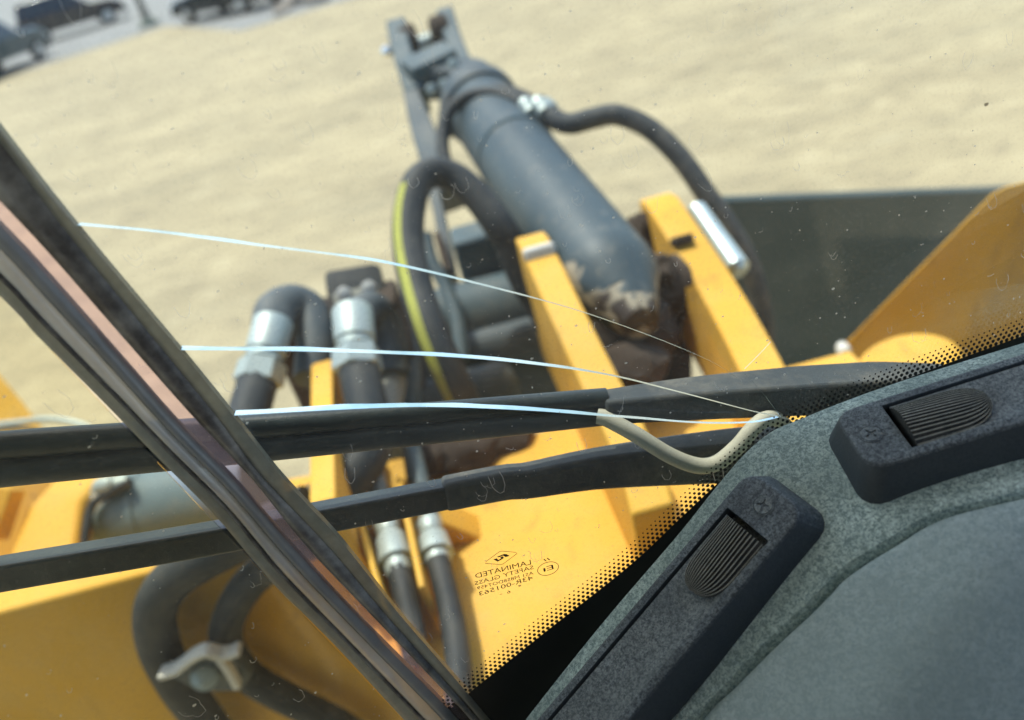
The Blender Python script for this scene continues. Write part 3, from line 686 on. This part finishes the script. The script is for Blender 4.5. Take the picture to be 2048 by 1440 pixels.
# ------------------------------------------------------------------ central cylinder
c1_, c2_ = P(1135, 448, 1.57), P(988, 250, 1.98); ax = (c2_ - c1_).normalized(); RR = 0.090
near = c1_ - ax * 0.36; far = c2_ + ax * 0.10; LEN = (far - near).length
tc = thing('lift_cylinder', 'large slate grey hydraulic cylinder held between the two yellow lugs', 'hydraulic cylinder', near)
BM = barrel_mat(near, ax, 0.0, 'flaked_slate_paint', (RIGHT - ax * RIGHT.dot(ax)).normalized(), 0.13 / (RR * RR))
bb = lathe('barrel', near, far, [(0, 0.02), (0.004, RR * .35), (0.04, RR * .52), (0.08, RR * .72), (0.11, RR * .90), (0.14, RR * .98), (0.16, RR), (LEN - 0.30, RR), (LEN - 0.297, RR * 1.03), (LEN, RR * 1.03)], BM, tc, 48)
lathe('weld_seam', near + ax * (LEN - 0.302), far, [(0, RR), (0.004, RR * 1.05), (0.010, RR * 1.05), (0.014, RR)], GRY, bb, 48)
lathe('gland', far, far + ax, [(0, RR * 1.12), (0.02, RR * 1.16), (0.05, RR * 1.16), (0.055, RR * 1.02), (0.10, RR * 1.0), (0.105, RR * .8), (0.15, RR * .8)], DGR, tc, 40)
# pivot pin and rusty boss between the lugs
tag(lathe('pivot_pin', P(1110, 640, 1.47), P(1400, 560, 1.50), [(0, 0.045), (0.02, 0.06), (0.25, 0.06), (0.26, 0.045)], RUS, None, 28, at=P(1250, 600, 1.47)), 'rusty brown pivot pin between the two yellow lugs', 'pin')
def lump(name, c, r, sq, mat, parent, sd):
    bm = bmesh.new(); bmesh.ops.create_icosphere(bm, subdivisions=3, radius=1)
    for v in bm.verts:
        k = 1 + 0.35 * noise.noise(v.co * 1.6 + V((sd, 0, 0))) + 0.15 * noise.noise(v.co * 4 + V((0, sd, 0))); v.co = V((v.co.x * sq[0], v.co.y * sq[1], v.co.z * sq[2])) * r * k
    vs = [c + v.co for v in bm.verts]; fs = [tuple(v.index for v in f.verts) for f in bm.faces]; bm.free(); return obj(name, vs, fs, mat, parent)
for k, (px, r, sq) in enumerate((((1285, 470, 1.66), 0.05, (.6, .9, 1)), ((1300, 560, 1.60), 0.055, (.7, 1, 1)), ((1318, 640, 1.53), 0.05, (.7, 1, 1.2)), ((1150, 540, 1.50), 0.04, (.6, .9, 1)), ((1225, 668, 1.38), 0.062, (1.0, .8, .8)), ((1292, 668, 1.40), 0.060, (.9, .8, 1)), ((1250, 740, 1.32), 0.055, (1.2, .8, .8)), ((1325, 560, 1.46), 0.045, (.6, .8, 1.2)), ((1185, 620, 1.40), 0.045, (.7, .8, 1.0)), ((925, 905, 1.37), 0.055, (1.2, .8, .7)), ((995, 885, 1.40), 0.06, (1.1, .8, .8)), ((870, 915, 1.36), 0.04, (1, .8, .8)))): lump('caked_mud', P(*px), r, sq, RUS, ff, k * 7.3)
# clevis at the far end
cl = far + ax * 0.15
fk = thing('clevis_fork', 'slate grey rusty fork at the far end of the big cylinder', 'clevis', P(850, 110, 2.45))
DW = V((0, 0, 1)); D4 = 2.42
bar('fork_plate', [P(798, 62, D4 + .08), P(812, 130, D4), P(838, 205, D4 - .1)], V((0, -0.2, 1)), 0.030, [0.05, 0.055, 0.05], GRY, fk, 0.008)
bar('fork_plate', [P(893, 38, D4 + .12), P(912, 100, D4 + .04), P(935, 160, D4 - .06)], V((0, -0.2, 1)), 0.026, [0.045, 0.05, 0.05], GRY, fk, 0.008)
bar('cross_bar', [P(815, 146, D4 - .12), P(902, 106, D4 - .08)], V((0, -0.3, 1)), 0.042, 0.026, GRY, fk, 0.006)
lathe('worn_bush', P(800, 92, D4 + .05), P(830, 84, D4 + .05), [(0, 0.052), (0.012, 0.056), (0.055, 0.056), (0.06, 0.04)], RUS, fk, 28)
lathe('worn_bush', P(862, 72, D4 + .08), P(900, 62, D4 + .08), [(0, 0.04), (0.01, 0.056), (0.05, 0.056), (0.06, 0.05)], RUS, fk, 28)
lathe('linkage_pin', P(815, 98, D4 + .10), P(885, 74, D4 + .12), [(0, 0.026), (0.12, 0.026)], ZNC, fk, 20)
bar('knuckle_block', [P(852, 160, D4 - .05), P(930, 158, D4 - .12), P(952, 175, D4 - .18)], V((0, 0, 1)), 0.055, 0.045, DGR, fk, 0.012)
lathe('grease_bolt', P(778, 103, D4 - .02), P(762, 103, D4 - .06), [(0, 0.010), (0.008, 0.016), (0.018, 0.016), (0.024, 0.008)], CHR, fk, 18)
for px in ((888, 168), (862, 178), (905, 128), (915, 152)):
    lathe('bolt', P(*px, D4 - .14), P(px[0] + 3, px[1] + 6, D4 - .2), [(0, 0.006), (0.01, 0.016), (0.03, 0.016), (0.034, 0.008)], ZNC, fk, 12)
lk = bar('boom_link', [P(826, 196, 2.30), P(846, 262, 2.2), P(872, 330, 2.1), P(905, 400, 2.02)], V((0, -0.3, 1)), [0.022, 0.030, 0.036, 0.04], [0.03, 0.035, 0.04], DGR, None, 0.006, at=P(846, 262, 2.2))
tag(lk, 'thin dark slate link running from the fork down behind the looped hose', 'linkage')
br_ = bar('bracket', [P(930, 172, 2.12), P(962, 156, 2.1), P(992, 146, 2.08)], V((0, -0.2, 1)), 0.014, 0.014, DGR, tc, 0.004)

# hose wrapped over the gland, with fittings
hw_ = thing('gland_hose', 'black hose pair curling over the end of the big cylinder', 'hose', P(960, 190, 2.0))
tube('hose', [P(905, 360, 1.86), P(886, 300, 1.90), P(892, 235, 1.93), P(930, 196, 1.93), P(990, 186, 1.90), P(1040, 205, 1.86), P(1062, 222, 1.83)], 0.016, RUB, hw_)
tube('hose', [P(896, 270, 2.0), P(890, 220, 2.02), P(915, 182, 2.02), P(970, 172, 1.98), P(1030, 186, 1.94), P(1075, 208, 1.9)], 0.015, RUB, hw_)
for q in ((1048, 203, 1062, 225, 1.84), (1072, 200, 1092, 228, 1.82)):
    lathe('fitting', P(q[0], q[1], q[4]), P(q[2], q[3], q[4] - .03), [(0, 0.012), (0.004, 0.016), (0.022, 0.016), (0.024, 0.013), (0.036, 0.013), (0.04, 0.016), (0.05, 0.015)], ZNC, hw_, 8)
hr = thing('supply_hose', 'thick black hose arching from the big cylinder down past the far lug', 'hose', P(1300, 260, 1.8))
tube('hose', [P(1078, 208, 1.83), P(1105, 235, 1.80), P(1140, 248, 1.78), P(1185, 237, 1.77), P(1235, 230, 1.76), P(1300, 258, 1.75), P(1360, 315, 1.74), P(1410, 385, 1.73), P(1455, 450, 1.73), P(1500, 535, 1.74), P(1525, 640, 1.76), P(1532, 760, 1.80)], 0.0235, RUBD, hr, 70)
lathe('ferrule', P(1083, 213, 1.825), P(1110, 238, 1.80), [(0, 0.022), (0.004, 0.027), (0.03, 0.027), (0.034, 0.024)], ZNC, hr, 20)
tag(lathe('chrome_rod', P(1392, 418, 1.64), P(1478, 542, 1.50), [(0, 0.012), (0.004, 0.021), (0.20, 0.024), (0.21, 0.012)], paint('brushed_sleeve', (0.50, 0.58, 0.58), 0.3, 0.2, 20, metal=0.6), None, 28, at=P(1430, 480, 1.57)), 'bright silver sleeve lying along the far yellow lug', 'metal sleeve')

# looped hose with the yellow stripe
lh = thing('striped_hose', 'big looped black hose with a yellow stripe along its outer side', 'hose', P(830, 500, 1.5))
lp = [P(1110, 660, 1.56), P(1050, 560, 1.55), P(1022, 492, 1.54), P(995, 448, 1.53), P(955, 394, 1.54), P(910, 356, 1.55), P(868, 345, 1.54), P(836, 365, 1.52), P(818, 425, 1.49), P(818, 500, 1.45), P(836, 585, 1.40), P(862, 665, 1.36), P(905, 760, 1.36), P(950, 850, 1.43), P(975, 915, 1.55)]
q = spl(lp, 90); obj('hose', *tube_geo(q, 0.0300, 18), RUB, lh)
T_, N_ = frames(q); vs = []; fs = []; seg_ = 6
for i in range(37, 74):
    toc = (EYE - q[i]).normalized(); tn = T_[i]; out = (-RIGHT * 0.85 - UP * 0.1); out = (out - tn * out.dot(tn)).normalized(); toc = (toc - tn * toc.dot(tn)); toc = (toc - out * toc.dot(out)).normalized()
    a0 = math.radians(60)
    for k in range(seg_ + 1):
        an = a0 + math.radians(-18 + 34 * k / seg_); vs.append(q[i] + (out * math.cos(an) + toc * math.sin(an)) * 0.0306)
for i in range(36):
    for k in range(seg_): b0 = i * (seg_ + 1) + k; fs.append((b0, b0 + 1, b0 + seg_ + 2, b0 + seg_ + 1))
obj('stripe', vs, fs, STRP, lh)

# ------------------------------------------------------------------ parts behind the loop
ct = thing('cross_tube', 'dark grey transverse tube and bracket seen through the looped hose', 'boom crossmember', P(950, 640, 1.75))
lathe('tube', P(868, 660, 1.75), P(1090, 600, 1.78), [(0, 0.05), (0.01, 0.085), (0.24, 0.085), (0.25, 0.06)], GRY, ct, 36)
box('bracket_block', P(955, 500, 1.8), V((0.05, 0, 0)), V((0, 0.05, 0)), V((0, 0, 0.05)), GRY, ct, 0.01)
bar('strut', [P(868, 375, 1.98), P(884, 450, 1.92), P(905, 560, 1.84)], V((0, -0.3, 1)), 0.013, 0.02, DGR, ct, 0.003)
bar('strut', [P(876, 470, 1.86), P(896, 545, 1.80)], V((0, -0.3, 1)), 0.008, 0.012, RUS, ct, 0.002)
tube('pipe', [P(850, 470, 1.7), P(862, 520, 1.68), P(890, 570, 1.66), P(915, 640, 1.62), P(925, 720, 1.58)], 0.015, GRY, ct)
box('skid_plate', P(985, 770, 1.72), V((0.16, 0, 0)), V((0, 0.03, 0.02)), V((0, -0.02, 0.13)), DGR, ct, 0.03)
box('skid_plate', P(900, 860, 1.62), V((0.16, 0, 0)), V((0, 0.03, 0.02)), V((0, -0.02, 0.12)), DGR, ct, 0.03)

# ------------------------------------------------------------------ quick couplings
def coupling(label, a_, b_, d, r, elbow, hosep, ne):
    A, B = P(*a_, d), P(*b_, d * 0.96); L_ = (B - A).length
    t = thing('hose_coupling', label, 'hose coupling', B)
    lathe('coupling_body', A, B, [(0, r * .9), (L_ * .04, r), (L_ * .52, r), (L_ * .55, r * .9), (L_ * .62, r * .9), (L_ * .66, r * 1.02)], ZNC, t, 28)
    lathe('hex_nut', A.lerp(B, .66), B, [(0, r * 1.0), (L_ * .03, r * 1.18), (L_ * .32, r * 1.22), (L_ * .36, r * 1.0)], ZNC, t, 6)
    tube('elbow', [P(*q) for q in elbow], ne, DGR, t, 30, 20)
    tube('hose_end', [P(*q) for q in hosep], r * .98, RUB, t, 20, 18)
    return t
coupling('silver hose coupling with bent dark elbow, nearest the glass joint', (548, 640), (516, 768), 1.36, 0.0335, [(545, 652, 1.37), (552, 622, 1.40), (585, 608, 1.44), (618, 625, 1.45), (632, 680, 1.42), (628, 760, 1.38)], [(518, 755, 1.31), (505, 800, 1.28), (490, 850, 1.25), (470, 900, 1.22)], 0.036)
t = coupling('silver hose coupling below the black flange plate', (704, 618), (716, 742), 1.34, 0.034, [(712, 640, 1.38), (735, 618, 1.41), (762, 630, 1.44), (780, 680, 1.44), (786, 750, 1.41)], [(716, 730, 1.29), (728, 790, 1.26), (742, 860, 1.23), (735, 910, 1.21), (700, 960, 1.19), (650, 1000, 1.18), (590, 1040, 1.17)], 0.030)
fl = thing('flange_plate', 'black flange plate with two pale bolts above the coupling', 'flange', P(717, 600, 1.5))
fp = [P(652, 582, 1.46), P(660, 572, 1.46), P(752, 556, 1.48), P(768, 562, 1.48), P(782, 640, 1.46), P(672, 665, 1.44)]
prism('plate', fp, V((0, 0.03, 0.018)), RUB, fl, 0.006)
prism('plate_face', [P(666, 588, 1.452), P(752, 568, 1.472), P(768, 636, 1.452), P(682, 652, 1.436)], V((0, -0.006, 0.002)), BEI, fl, 0.002)
for q in ((688, 588), (738, 576)): lathe('bolt', P(*q, 1.455), P(q[0], q[1], 1.40), [(0, 0.014), (0.008, 0.014), (0.011, 0.009)], PALE, fl, 16)
box('valve_block', P(700, 700, 1.52), V((0.12, 0, 0)), V((0, 0.05, 0)), V((0, 0, 0.10)), RUS, fl, 0.01)
tag(tube('grey_pipe', [P(775, 600, 1.62), P(808, 620, 1.58), P(820, 680, 1.54), P(822, 760, 1.48), P(820, 850, 1.42), P(835, 960, 1.34)], 0.019, GRY, None, at=P(820, 700, 1.5)), 'slate grey pipe descending between coupling and striped hose', 'pipe')
tag(tube('pale_pipe', [P(752, 650, 1.5), P(770, 700, 1.46), P(785, 760, 1.42), P(780, 830, 1.36)], [0.012, 0.022, 0.024, 0.018], BEI, None, at=P(770, 700, 1.46)), 'pale tapered pipe beside the flanged coupling', 'pipe')

# hard lines with fittings running down the deck
def hardline(label, pts, fit, r, mat, hose):
    t = thing('hydraulic_line', label, 'hydraulic line', P(*pts[-1]))
    tube('pipe', [P(*q) for q in pts], r, mat, t)
    A, B = P(*fit[0]), P(*fit[1]); L_ = (B - A).length
    lathe('fitting', A, B, [(0, r * 1.1), (L_ * .05, r * 1.3), (L_ * .3, r * 1.25), (L_ * .34, r * 1.05), (L_ * .42, r * 1.5), (L_ * .8, r * 1.75), (L_ * .84, r * 1.3), (L_, r * 1.25)], ZNC, t, 10)
    tube('hose', [P(*q) for q in hose], r * 1.15, RUB, t); return t
hardline('beige hydraulic line with silver fitting, nearer the glass joint', [(735, 890, 1.30), (752, 960, 1.24), (772, 1040, 1.17)], [(770, 1030, 1.175), (800, 1150, 1.08)], 0.0145, BEI, [(797, 1140, 1.085), (808, 1180, 1.06), (820, 1240, 1.03), (832, 1320, 0.99)])
hardline('grey hydraulic line with silver fitting, beside the bright deck', [(825, 900, 1.30), (845, 980, 1.23), (862, 1050, 1.165)], [(858, 1040, 1.17), (878, 1130, 1.10)], 0.0145, GRY, [(876, 1122, 1.10), (893, 1190, 1.06), (908, 1260, 1.02), (918, 1340, 0.98), (915, 1420, 0.94)])

# ------------------------------------------------------------------ hoses clamped to the rear wall
def wy(x, y, o_): r = ray(x, y); return EYE + r * ((WY - o_) / r.y)
tag(tube('clamped_hose', [wy(620, 1010, .03), wy(520, 1060, .035), wy(430, 1105, .04), wy(350, 1155, .045), wy(312, 1215, .045), wy(318, 1290, .045), wy(355, 1365, .045), wy(410, 1440, .045), wy(470, 1530, .045)], 0.030, RUB, None, 60, 18, at=wy(320, 1250, .04)), 'thick black hose bending round the outside of the pale clamp', 'hose', 'clamped hoses on the rear wall')
tag(tube('clamped_hose', [wy(640, 1075, .03), wy(560, 1118, .035), wy(500, 1165, .04), wy(462, 1225, .04), wy(452, 1285, .04), wy(490, 1345, .04), wy(560, 1390, .04), wy(680, 1450, .04), wy(760, 1510, .04)], 0.0245, RUB, None, 60, 18, at=wy(460, 1250, .04)), 'slimmer black hose bending beside the pale clamp, nearest the glass joint', 'hose', 'clamped hoses on the rear wall')
hc = thing('hose_clamp', 'pale zinc clamp with round bolt holding two black hoses', 'hose clamp', wy(410, 1345, .08))
bar('clamp_strap', [wy(322, 1346, .085), wy(355, 1335, .09), wy(385, 1312, .095), wy(412, 1300, .10), wy(440, 1306, .095), wy(462, 1304, .095), wy(480, 1296, .095)], V((0, -1, 0)), 0.0045, 0.011, PALE, hc, 0.002)
bar('clamp_strap', [wy(440, 1312, .09), wy(458, 1335, .09), wy(476, 1368, .085)], V((0, -1, 0)), 0.0055, 0.010, PALE, hc, 0.002)
prism('clamp_plate', [wy(330, 1350, .082), wy(400, 1312, .09), wy(462, 1312, .088), wy(505, 1352, .08), wy(480, 1385, .076), wy(400, 1385, .08)], V((0, 0.02, 0)), DGR, hc, 0.004)
lathe('bolt', wy(410, 1352, .085), wy(410, 1352, .14), [(0, 0.021), (0.004, 0.021), (0.005, 0.0165), (0.018, 0.0165), (0.021, 0.012)], ZNC, hc, 18)

# ------------------------------------------------------------------ second cylinder and bracket seen through the side pane
s0, s1 = P(182, 1046, 1.62), P(520, 972, 1.58); sax = (s1 - s0).normalized(); SL = (s1 - s0).length
sc_t = thing('steering_cylinder', 'slate grey cylinder with flaked paint seen between the wiper arms', 'hydraulic cylinder', s0)
lathe('barrel', s0, s1, [(0, 0.06), (0.004, 0.085), (0.13, 0.085), (0.131, 0.088), (0.145, 0.088), (0.146, 0.085), (SL, 0.085)], barrel_mat(s0, sax, 0.03, 'flaked_slate_paint_lit', None, 0.0, 2.4), sc_t, 40)  # same slate paint, brightened so the shaded side of the barrel looks lit
tube('bleed_hose', [P(262, 962, 1.52), P(220, 985, 1.52), P(185, 1010, 1.52), P(172, 1060, 1.5), P(165, 1110, 1.48)], 0.008, RUB, sc_t)
lathe('fitting', P(190, 975, 1.53), P(262, 962, 1.53), [(0, 0.012), (0.01, 0.018), (0.035, 0.018), (0.04, 0.013), (0.065, 0.013)], ZNC, sc_t, 10)
bk_ = thing('cylinder_bracket', 'yellow bracket block at the base of the flaked cylinder', 'bracket', P(90, 1080, 1.5))
prism('block', [P(60, 1010, 1.52), P(165, 1000, 1.52), P(150, 1130, 1.45), P(10, 1130, 1.45)], V((0, 0.16, -0.03)), YEL, bk_, 0.012, 3)
prism('cheek_plate', [P(-60, 965, 1.68), P(185, 955, 1.68), P(190, 1015, 1.68), P(60, 1020, 1.68), P(20, 1140, 1.62), P(-60, 1140, 1.62)], V((0, 0.05, 0)), YEW, bk_, 0.006)
prism('flange', [P(-60, 960, 1.50), P(24, 978, 1.50), P(-10, 1080, 1.48), P(-60, 1080, 1.48)], V((0, 0.03, -0.03)), YEL, bk_, 0.004)
fa = thing('far_fender', 'shaded yellow fender edge behind the side pane with a thin wire', 'fender', P(30, 820, 2.1))
prism('fender_plate', [P(-160, 590, 2.15), P(0, 742, 2.1), P(45, 795, 2.08), P(110, 880, 2.05), P(200, 1000, 2.0), P(-160, 1000, 2.0)], V((-0.35, 0.12, -0.5)), YEL, fa, 0.02, 3)
tag(tube('loom_wire', [P(-20, 850, 1.75), P(30, 845, 1.72), P(100, 838, 1.70), P(160, 848, 1.68), P(200, 870, 1.67)], 0.006, ZNC, None, at=P(100, 838, 1.7)), 'thin silver wire arching above the wiper arm at the frame edge', 'wire')
tag(tube('loom_wire', [P(-20, 862, 1.74), P(40, 856, 1.71), P(100, 866, 1.69), P(150, 876, 1.68)], 0.005, RUBD, None, at=P(40, 856, 1.71)), 'thin dark wire below the silver wire at the frame edge', 'wire')

# ------------------------------------------------------------------ dark plate and lift arm on the far side
pA, pB = P(1395, 402, 2.25), P(2200, 372, 2.25)
dp = prism('fender_plate', [pA, pB, pB + V((0, -0.05, -1.3)), pA + V((0, -0.05, -1.3))], V((0.01, 0.035, 0.0)), BLK, None, 0.008, 3, at=pA)
tag(dp, 'black steel fender plate with a pale top edge behind the silver sleeve', 'fender')
la = thing('loader_boom', 'broad shaded yellow lift arm rising beside the black fender plate', 'lift arm', P(1900, 600, 1.6))
aq, an_ = P(1682, 694, 1.60), V((-0.22, -0.95, -0.20)).normalized()
arm = [onplane(x, y, aq, an_) for x, y in ((1682, 694), (1720, 655), (1968, 402), (1985, 385), (2010, 372), (2050, 362), (2320, 330), (2320, 960), (1700, 960))]
prism('side_plate', arm, ray(1800, 560).normalized() * 0.10 + V((0.01, 0, -0.01)), YEL, la, 0.008, 3)
bz = P(1815, 722, 1.36)
lathe('pin_boss', bz, bz + V((-0.2, 0.05, 1)), [(-0.10, 0.085), (-0.012, 0.085), (-0.004, 0.081), (0.0, 0.072)], YEL, la, 48)
lathe('grease_cap', P(1682, 690, 1.6), P(1690, 706, 1.58), [(0, 0.010), (0.01, 0.014), (0.03, 0.013)], PALE, la, 14)

# ------------------------------------------------------------------ cab roof and rear wall (shade the dash)
rm = N('roof_lining').P(Base_Color=(0.55, 0.55, 0.53), Roughness=0.8).m
cr_ = prism('cab_roof', [V((-1.25, -1.2, 3.55)), V((0.95, -1.2, 3.55)), V((0.95, 0.87, 3.55)), V((-1.25, 0.87, 3.55))], V((0, 0, 0.07)), rm, None, 0.02, at=V((0, 0, 3.55)))
rw = prism('cab_rear_wall', [V((-1.0, -0.75, 1.3)), V((0.95, -0.75, 1.3)), V((0.95, -0.75, 3.55)), V((-1.0, -0.75, 3.55))], V((0, -0.06, 0)), N('rear_wall_lining').P(Base_Color=(0.09, 0.09, 0.09), Roughness=0.8).m, None, 0.01, at=V((0, -0.75, 1.3)))
dm_ = N('door_lining').P(Base_Color=(0.06, 0.065, 0.065), Roughness=0.8).m
o = prism('cab_wall', [V((0.98, -0.75, 1.3)), V((0.98, 0.5, 1.3)), V((0.98, 0.5, 2.30)), V((0.98, -0.75, 2.30))], V((0.05, 0, 0)), dm_, None, 0.01, at=V((0.98, 0, 1.3))); o['kind'] = 'structure'; o['label'] = 'dark lower door panel of the cab'
rw['kind'] = 'structure'; rw['label'] = 'dark rear wall of the cab behind the operator'
cr_['kind'] = 'structure'; cr_['label'] = 'cab roof panel over the operator'

# ------------------------------------------------------------------ parked cars and bollard
def carpaint(name, col): return N(name).P(Base_Color=col, Roughness=0.25, Metallic=0.3, Coat_Weight=0.6).m
CGL = N('car_glass').P(Base_Color=(0.02, 0.025, 0.03), Roughness=0.05, Specular_IOR_Level=0.8).m
TYR = N('tyre').P(Base_Color=(0.02, 0.02, 0.02), Roughness=0.8).m
RIM = N('alloy').P(Base_Color=(0.55, 0.55, 0.55), Metallic=0.6, Roughness=0.35).m
LMP = N('headlight_lens').P(Base_Color=(0.8, 0.82, 0.82), Roughness=0.1).m
def car(pos, yaw, label, col, kind, grp='cars parked beyond the dirt yard'):
    t = thing('parked_car', label, 'car', pos, grp); cy, sy_ = math.cos(yaw), math.sin(yaw)
    def T(x, y, z): return pos + V((x * cy - y * sy_, x * sy_ + y * cy, z))
    if kind == 'suv': L_, Wd, prof, cab = 4.7, 0.95, [(-2.3, .35), (-2.35, .75), (-2.3, 1.05), (.75, 1.08), (1.9, .98), (2.28, .8), (2.33, .4)], [(-2.2, 1.05), (-1.95, 1.72), (.05, 1.76), (.95, 1.07)]
    elif kind == 'pickup': L_, Wd, prof, cab = 5.4, 1.0, [(-2.7, .45), (-2.72, .9), (-2.7, 1.15), (.9, 1.15), (2.2, 1.1), (2.6, .95), (2.65, .45)], [(-.9, 1.13), (-.75, 1.8), (.45, 1.82), (1.15, 1.14)]
    else: L_, Wd, prof, cab = 4.5, 0.9, [(-2.2, .3), (-2.25, .65), (-2.1, .92), (-1.5, .95), (.8, .92), (1.9, .78), (2.22, .6), (2.25, .3)], [(-1.75, .93), (-1.05, 1.4), (.15, 1.42), (1.0, .91)]
    def side(pr, w0, w1, zt):
        vs = []; m = len(pr)
        for s in (-1, 1):
            for x, z in pr: f = max(0, min(1, z / zt)); vs.append(T(x, s * (w0 + (w1 - w0) * f), z))
        return vs, [tuple(range(m)), tuple(range(2 * m - 1, m - 1, -1))] + [(i, (i + 1) % m, m + (i + 1) % m, m + i) for i in range(m)]
    cp = carpaint('car_paint', col)
    obj('body', *side(prof, Wd, Wd * .96, 1.1), cp, t, bevel=0.07, seg=3)
    zt = max(z for x, z in cab); zb_ = cab[0][1]
    vs = []
    for s in (-1, 1):
        for x, z in cab: f = (z - zb_) / (zt - zb_); vs.append(T(x, s * (Wd * .93 - .22 * f), z))
    m = 4; cabin = obj('cabin', vs, [(0, 1, 2, 3), (7, 6, 5, 4), (0, 1, 5, 4), (1, 2, 6, 5), (2, 3, 7, 6), (3, 0, 4, 7)], cp, t, bevel=0.05, seg=3)
    def inset(quad, k, off):
        c_ = sum(quad, V()) / 4; n = (quad[1] - quad[0]).cross(quad[3] - quad[0]).normalized()
        if n.dot(c_ - T(0, 0, .9)) < 0: n = -n
        return [c_ + (p - c_) * k + n * off for p in quad], n
    for ids in ((0, 1, 2, 3), (4, 5, 6, 7), (2, 3, 7, 6), (1, 0, 4, 5)):
        qd, n = inset([vs[i] for i in ids], 0.84, 0.012); prism('window', qd, -n * 0.02, CGL, cabin, 0)
    for x in (L_ * .31, -L_ * .31):
        for s in (-1, 1):
            r = 0.36 if kind != 'sedan' else 0.32
            wl = lathe('wheel', T(x, s * (Wd - .2), r), T(x, s * (Wd + .3), r), [(0, r * .9), (.02, r), (.19, r), (.21, r * .92), (.212, r * .6)], TYR, t, 24)
            lathe('rim', T(x, s * Wd, r), T(x, s * (Wd + .3), r), [(0, r * .62), (.018, r * .6), (.026, r * .3)], RIM, wl, 20)
    for s in (-1, 1): prism('headlight', [T(prof[-2][0] - .02, s * Wd * .5, .62), T(prof[-2][0] - .10, s * Wd * .88, .64), T(prof[-2][0] - .10, s * Wd * .88, .78), T(prof[-2][0] - .03, s * Wd * .5, .76)], (T(1, 0, 0) - T(0, 0, 0)) * 0.06, LMP, t, 0.01)
    prism('bumper', [T(prof[-1][0] - .1, -Wd * .9, .3), T(prof[-1][0] - .1, Wd * .9, .3), T(prof[-1][0] - .1, Wd * .9, .5), T(prof[-1][0] - .1, -Wd * .9, .5)], (T(1, 0, 0) - T(0, 0, 0)) * 0.16, DGR, t, 0.03)
    return t
def heading(a_, b_): p, q = onz(*a_), onz(*b_); return math.atan2(q.y - p.y, q.x - p.x), (p + q) / 2
yw, ps = heading((78, 88), (232, 42)); car(ps, yw, 'dark maroon-black car with bright windshield glint at the far lot', (0.030, 0.024, 0.030), 'suv')
yw, ps = heading((-90, 190), (62, 122)); car(ps, yw, 'dark teal pickup cut off by the photo edge', (0.030, 0.055, 0.068), 'pickup')
yw, ps = heading((352, 52), (548, 18)); car(ps + V((0.3, 0.8, 0)), yw + math.pi, 'black car parked past the slim post', (0.022, 0.028, 0.032), 'sedan')
pb = onz(300, 52); po = thing('sign_post', 'slim dark post with a flared base at the lot edge', 'post', pb)
tube('post', [pb, pb + V((0, 0, 1.2)), pb + V((0, 0, 3.4))], [0.17, 0.10, 0.08], paint('post_paint', (0.16, 0.15, 0.12), 0.7, 0.3, 3), po, 8, 12)
lathe('foot', pb, pb + V((0, 0, 1)), [(0, 0.42), (0.12, 0.40), (0.3, 0.2)], paint('post_foot', (0.22, 0.23, 0.17), 0.8, 0.3, 3), po, 16)
for k, (px, py, r) in enumerate(((570, 22, 0.35), (560, 30, 0.22), (600, 8, 0.5), (640, 4, 0.4))):
    c = onz(px, py); vs = []; bm = bmesh.new(); bmesh.ops.create_icosphere(bm, subdivisions=2, radius=r)
    for v in bm.verts: v.co *= 1 + 0.35 * noise.noise(v.co * 3 + V((k * 9, 0, 0))); v.co.z *= 0.6
    me = bpy.data.meshes.new('rock'); bm.to_mesh(me); bm.free(); me.materials.append(paint('rock_stone', (0.30, 0.25, 0.2), 0.9, 0.3, 5)); o = bpy.data.objects.new('rock', me); COL.objects.link(o); o.location = c + V((0, 0, r * .2))
    tag(o, ('small pale rock at the lot edge past the black car', 'smallest rock beside the black car', 'brown rock on the dirt horizon', 'brown rock farthest along the dirt edge')[k], 'rock', 'rocks along the lot edge')
